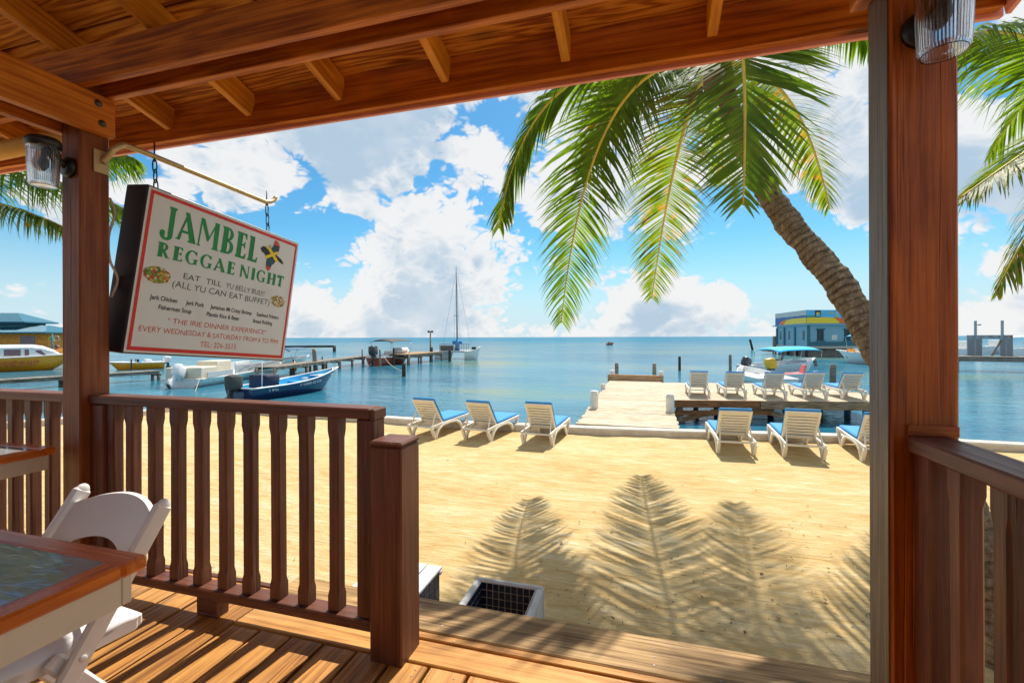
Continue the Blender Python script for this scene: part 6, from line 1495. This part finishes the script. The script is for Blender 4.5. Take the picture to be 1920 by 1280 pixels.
# ------------------------------------------------------------------ buildings
def blue_building():
    Yc = 56.5; P0 = atd(1513, 632, Yc); PL = atd(1456, 632, Yc * 1.17); PR = atd(1609, 632, Yc * 1.012)
    r = root('waterside_building', (P0.x, P0.y, ZW), 0, 'blue grey building on stilts over the water with a painted banner band', 'building')
    ztop = ZC + (632 - 583) / FPX * Yc; zb = ZC + (632 - 610) / FPX * Yc; zf = ZC - (650 - 631) / FPX * Yc
    S = MAT['stucco']; k = Yc / FPX
    PB = PL + (PR - P0)
    def quadbox(nm, pts, z0, z1, m, par=r):
        V = [(p.x, p.y, z0) for p in pts] + [(p.x, p.y, z1) for p in pts]; n = len(pts)
        return mesh_obj(nm, V, [tuple(range(n))[::-1], tuple(range(n, 2 * n))] + [(i, (i + 1) % n, n + (i + 1) % n, n + i) for i in range(n)], m, par, Matrix.Identity(4))
    ring = [P0, PR, PB, PL]
    quadbox('wall', ring, zf, zb + 0.05, S)
    cen = (P0 + PB) / 2
    ex = lambda f: [cen + (p - cen) * f for p in ring]
    quadbox('parapet', ex(1.03), zb + 0.10, ztop, MAT['bandsky']); quadbox('eave', ex(1.05), zb - 0.10, zb + 0.10, S)
    quadbox('floor_slab', ex(1.04), zf - 0.3, zf, MAT['concrete']); quadbox('foundation', ex(0.90), ZW - 0.4, zf - 0.3, MAT['piling'])
    def face(A, B, off):
        d = (B - A); L_ = d.length; d.normalize(); n = Vector((d.y, -d.x, 0))
        return Matrix(((d.x, n.x * -1, 0, A.x + n.x * off), (d.y, n.y * -1, 0, A.y + n.y * off), (0, 0, 1, 0), (0, 0, 0, 1))), L_
    # right hand face: two barred windows and a notice
    b, L_ = face(P0, PR, 0.0)
    for f in (0.195, 0.725):
        w = 0.13 * L_; x0 = f * L_; z0, z1 = ZC - 8 * k, ZC + 12.5 * k
        wn = block('window', x0, x0 + w, -0.04, 0.10, z0, z1, MAT['windowdark'], r, 0.01, b)
        block('lintel', x0 - 0.15, x0 + w + 0.15, -0.14, 0.0, z1, z1 + 0.12, MAT['stuccodark'], wn, 0.01, b); block('sill', x0 - 0.15, x0 + w + 0.15, -0.14, 0.0, z0 - 0.12, z0, MAT['stuccodark'], wn, 0.01, b)
        for i in range(5): block('bar', x0 + w * (i + 0.5) / 5 - 0.02, x0 + w * (i + 0.5) / 5 + 0.02, -0.08, -0.045, z0, z1, MAT['stuccodark'], wn, 0, b)
    nt_ = block('notice', 0.48 * L_, 0.58 * L_, -0.05, -0.005, ZC - 7 * k, ZC + 2 * k, MAT['boatwhite'], r, 0.005, b)
    glyph_bars(nt_, b, 0.49 * L_, 0.57 * L_, ZC - 1.2 * k, 1.3 * k, MAT['engine'], -0.056, 6, 2); glyph_bars(nt_, b, 0.49 * L_, 0.57 * L_, ZC - 4.5 * k, 1.3 * k, MAT['engine'], -0.056, 7, 3)
    block('base_trim', 0, L_, -0.06, -0.002, zf, zf + 0.55, MAT['stuccodark'], r, 0.01, b); block('corner_trim', 0, 0.06 * L_, -0.055, -0.002, zf + 0.56, zb - 0.12, MAT['stuccodark'], r, 0.01, b); block('drain_pipe', 0.94 * L_, 0.955 * L_, -0.12, -0.03, zf + 0.56, zb - 0.12, MAT['stuccodark'], r, 0.01, b)
    # left face: recessed strip windows and piers
    b2, L2 = face(PL, P0, 0.0)
    for f in (0.02, 0.29, 0.64): block('pilaster', f * L2, (f + 0.035) * L2, -0.16, -0.002, zf, zb - 0.3, MAT['stuccodark'], r, 0.01, b2)
    for f in (0.13, 0.43, 0.88):
        block('window', f * L2, (f + 0.05) * L2, -0.03, 0.1, ZC - 7 * k, ZC + 10.5 * k, MAT['windowdark'], r, 0.01, b2)
    # banner pictures on the parapet
    A, B = ex(1.03)[0], ex(1.03)[1]; b3, L3 = face(A, B, 0.0); H = ztop - zb - 0.1; z0 = zb + 0.1
    bp = lambda nm, pts, m, y, bb, LL: poly_print(nm, [(f * LL, z0 + g * H) for f, g in pts], m, r, bb, y)
    bp('banner_band', [(0, 0.0), (1, 0.0), (1, 0.60), (0.7, 0.42), (0, 0.5)], MAT['bandblue'], -0.02, b3, L3)
    bp('banner_band', [(0, 0.02), (0.82, 0.02), (0.74, 0.22), (0.64, 0.36), (0.50, 0.44), (0.3, 0.46), (0, 0.44)], MAT['bandyellow'], -0.03, b3, L3)
    bp('banner_band', [(0.62, 0.02), (0.83, 0.02), (0.80, 0.14), (0.74, 0.30), (0.66, 0.40), (0.56, 0.46), (0.48, 0.46), (0.55, 0.32), (0.60, 0.18)], MAT['bandorange'], -0.04, b3, L3)
    bp('banner_band', [(0.0, 0.50), (0.16, 0.50), (0.14, 0.60), (0.0, 0.56)], MAT['bandgreen'], -0.04, b3, L3)
    bp('banner_logo', [(0.155, 0.48), (0.26, 0.48), (0.26, 0.96), (0.155, 0.96)], MAT['windowdark'], -0.05, b3, L3)
    bp('banner_logo', [(0.17, 0.52), (0.245, 0.52), (0.245, 0.66), (0.17, 0.66)], MAT['bandsky'], -0.06, b3, L3); bp('banner_logo', [(0.18, 0.68), (0.23, 0.68), (0.24, 0.76), (0.21, 0.84), (0.17, 0.76)], MAT['bandyellow'], -0.06, b3, L3)
    glyph_bars(r, b3, 0.40 * L3, 0.52 * L3, z0 + 0.72 * H, 0.14 * H, MAT['inkyellow'], -0.05, 5, 41); glyph_bars(r, b3, 0.55 * L3, 0.92 * L3, z0 + 0.72 * H, 0.18 * H, MAT['boatwhite'], -0.05, 15, 42)
    for f in (0.56, 0.69, 0.80): bp('banner_dot', [(f + 0.022 * math.cos(t), 0.60 + 0.085 * math.sin(t)) for t in [2 * math.pi * i / 12 for i in range(12)]], MAT['inkyellow'], -0.05, b3, L3)
    A, B = ex(1.03)[3], ex(1.03)[0]; b4, L4 = face(A, B, 0.0)
    bp('banner_band', [(0, 0.0), (1, 0.0), (1, 0.6), (0, 0.6)], MAT['bandblue'], -0.02, b4, L4)
    bp('banner_band', [(0.16, 0.02), (1, 0.02), (1, 0.44), (0.6, 0.44), (0.35, 0.38), (0.22, 0.22)], MAT['bandyellow'], -0.03, b4, L4)
    bp('banner_band', [(0.13, 0.02), (0.30, 0.02), (0.36, 0.22), (0.42, 0.38), (0.28, 0.34), (0.18, 0.2)], MAT['bandorange'], -0.04, b4, L4)
    bp('banner_band', [(0, 0.62), (1, 0.62), (1, 0.98), (0, 0.98)], MAT['boatgrey'], -0.03, b4, L4)
    glyph_bars(r, b4, 0.1 * L4, 0.8 * L4, z0 + 0.48 * H, 0.10 * H, MAT['bandsky'], -0.04, 14, 44)
    block('canopy_ledge', -1.0, 0.3, -0.2, 2.0, zb - 0.05, zb + 0.1, S, r, 0.01, b2)
    for i in range(4):
        p = P0.lerp(PL, i / 3.5 + 0.02); tube('stilt', [(p.x, p.y, -1.2), (p.x, p.y, zf - 0.3)], 0.2, MAT['pilingdark'], r, 8, Matrix.Identity(4))
    # little landing at the left
    q = PL + (PL - PR).normalized() * 1.0
    block('landing', -2.8, 0.2, -1.2, 2.0, -0.2, 0.25, MAT['dockbeam'], r, 0.02, b2)
blue_building()
def left_house():
    Y = 54.0; k = Y / FPX
    A = atd(-140, 640, Y * 0.98); B = atd(88, 640, Y)
    d = (B - A); L_ = d.length; d.normalize(); n = Vector((-d.y, d.x, 0)); D = 6.0
    b = Matrix(((d.x, n.x, 0, A.x), (d.y, n.y, 0, A.y), (0, 0, 1, 0), (0, 0, 0, 1)))
    r = root('boathouse', mw=b, label='orange timber boathouse with blue metal roof at the left edge', cat='building')
    z0 = -0.1; z1 = ZC + (634 - 622) * k
    block('wall_core', 0, L_, 0.05, D, z0, z1, MAT['housewood'], r, 0, b)
    nb = 12
    for i in range(nb): block('board', 0, L_ + 0.02, 0.0, 0.045, z0 + (z1 - z0) * i / nb + 0.008, z0 + (z1 - z0) * (i + 1) / nb, MAT['housewood'], r, 0.006, b)
    for i in range(nb): block('board', L_ + 0.002, L_ + 0.045, 0.05, D, z0 + (z1 - z0) * i / nb + 0.008, z0 + (z1 - z0) * (i + 1) / nb, MAT['housewood'], r, 0.006, b)
    xw = L_ - 46 * k
    w = block('window', xw, xw + 27 * k, -0.03, 0.0, ZC - 14 * k, ZC + 5 * k, MAT['windowmauve'], r, 0.01, b)
    for (xa, xb, za, zb) in ((xw - 0.1, xw, ZC - 14 * k, ZC + 6 * k), (xw + 27 * k, xw + 27 * k + 0.1, ZC - 14 * k, ZC + 6 * k), (xw, xw + 27 * k, ZC + 5 * k, ZC + 6.5 * k)): block('frame', xa, xb, -0.06, -0.001, za, zb, MAT['housewood'], w, 0.005, b)
    def roof(x0, x1, y0, y1, zb, h, inset, nm='roof'):
        V = [(x0, y0, zb), (x1, y0, zb), (x1, y1, zb), (x0, y1, zb), (x0 + inset, (y0 + y1) / 2 - 0.2, zb + h), (x1 - inset, (y0 + y1) / 2 - 0.2, zb + h), (x1 - inset, (y0 + y1) / 2 + 0.2, zb + h), (x0 + inset, (y0 + y1) / 2 + 0.2, zb + h)]
        V += [(x, y, z - 0.14) for x, y, z in V[:4]]
        o = mesh_obj(nm, V, [(0, 1, 5, 4), (1, 2, 6, 5), (2, 3, 7, 6), (3, 0, 4, 7), (4, 5, 6, 7), (8, 9, 1, 0), (9, 10, 2, 1), (10, 11, 3, 2), (11, 8, 0, 3), (11, 10, 9, 8)], MAT['roofblue'], r, b)
        bm = bmesh.new(); m = int((x1 - x0) / 0.42)
        for i in range(1, m):
            x = x0 + (x1 - x0) * i / m; t = min(1, (x - x0) / inset, (x1 - x) / inset)
            tube_bm(bm, [(x, y0, zb + 0.01), (x, y0 + ((y0 + y1) / 2 - 0.2 - y0) * t, zb + h * t + 0.01)], 0.03, 4)
        bm_obj('roof_seams', bm, MAT['roofblue'], o, b)
    roof(-1, L_ + 9 * k, -0.8, D + 0.8, z1, 13.5 * k, 3.0)
    block('clerestory', 1.0, L_ - 62 * k, 1.6, D - 1.6, z1 + 8 * k, z1 + 20 * k, MAT['stuccodark'], r, 0.01, b)
    roof(0, L_ - 50 * k, 0.7, D - 0.7, z1 + 20 * k, 18 * k, 2.6)
    for x in (0.5, L_ * 0.5, L_ - 0.3): tube('stilt', [(x, 0.3, -1.2), (x, 0.3, z0)], 0.15, MAT['pilingdark'], r, 8, b)
left_house()
def signal_pole():
    p = at(97, 668, ZW); 
    p = atd(98, 660, 44.0)
    r = root('signal_pole', (p.x, p.y, ZW), 0, 'teal pole hung with green and red floats beside the boathouse', 'pole')
    tube('pole', [(p.x, p.y, -1.2), (p.x, p.y, ZC + (634 - 622) * 31 / FPX)], 0.07, MAT['stuccodark'], r, 8, Matrix.Identity(4))
    rt = Vector((CT, ST, 0)); k = 44 / FPX
    for du, v, m in ((-3, 634, 'bandgreen'), (8, 648, 'engine'), (11, 650, 'red'), (7, 652, 'red')):
        c = Vector((p.x, p.y, ZC - (v - 634) * k)) + rt * du * k
        bm = bmesh.new(); bmesh.ops.create_icosphere(bm, subdivisions=2, radius=0.14); bm_obj('float', bm, MAT[m], r, Matrix.Translation(c), True)
    tube('hoop', [Vector((p.x, p.y, ZC)) + rt * (8 + 5 * math.cos(t)) * k + Vector((0, 0, 5 * k * math.sin(t))) for t in [2 * math.pi * i / 14 for i in range(15)]], 0.025, MAT['steel'], r, 5, Matrix.Identity(4))
signal_pole()
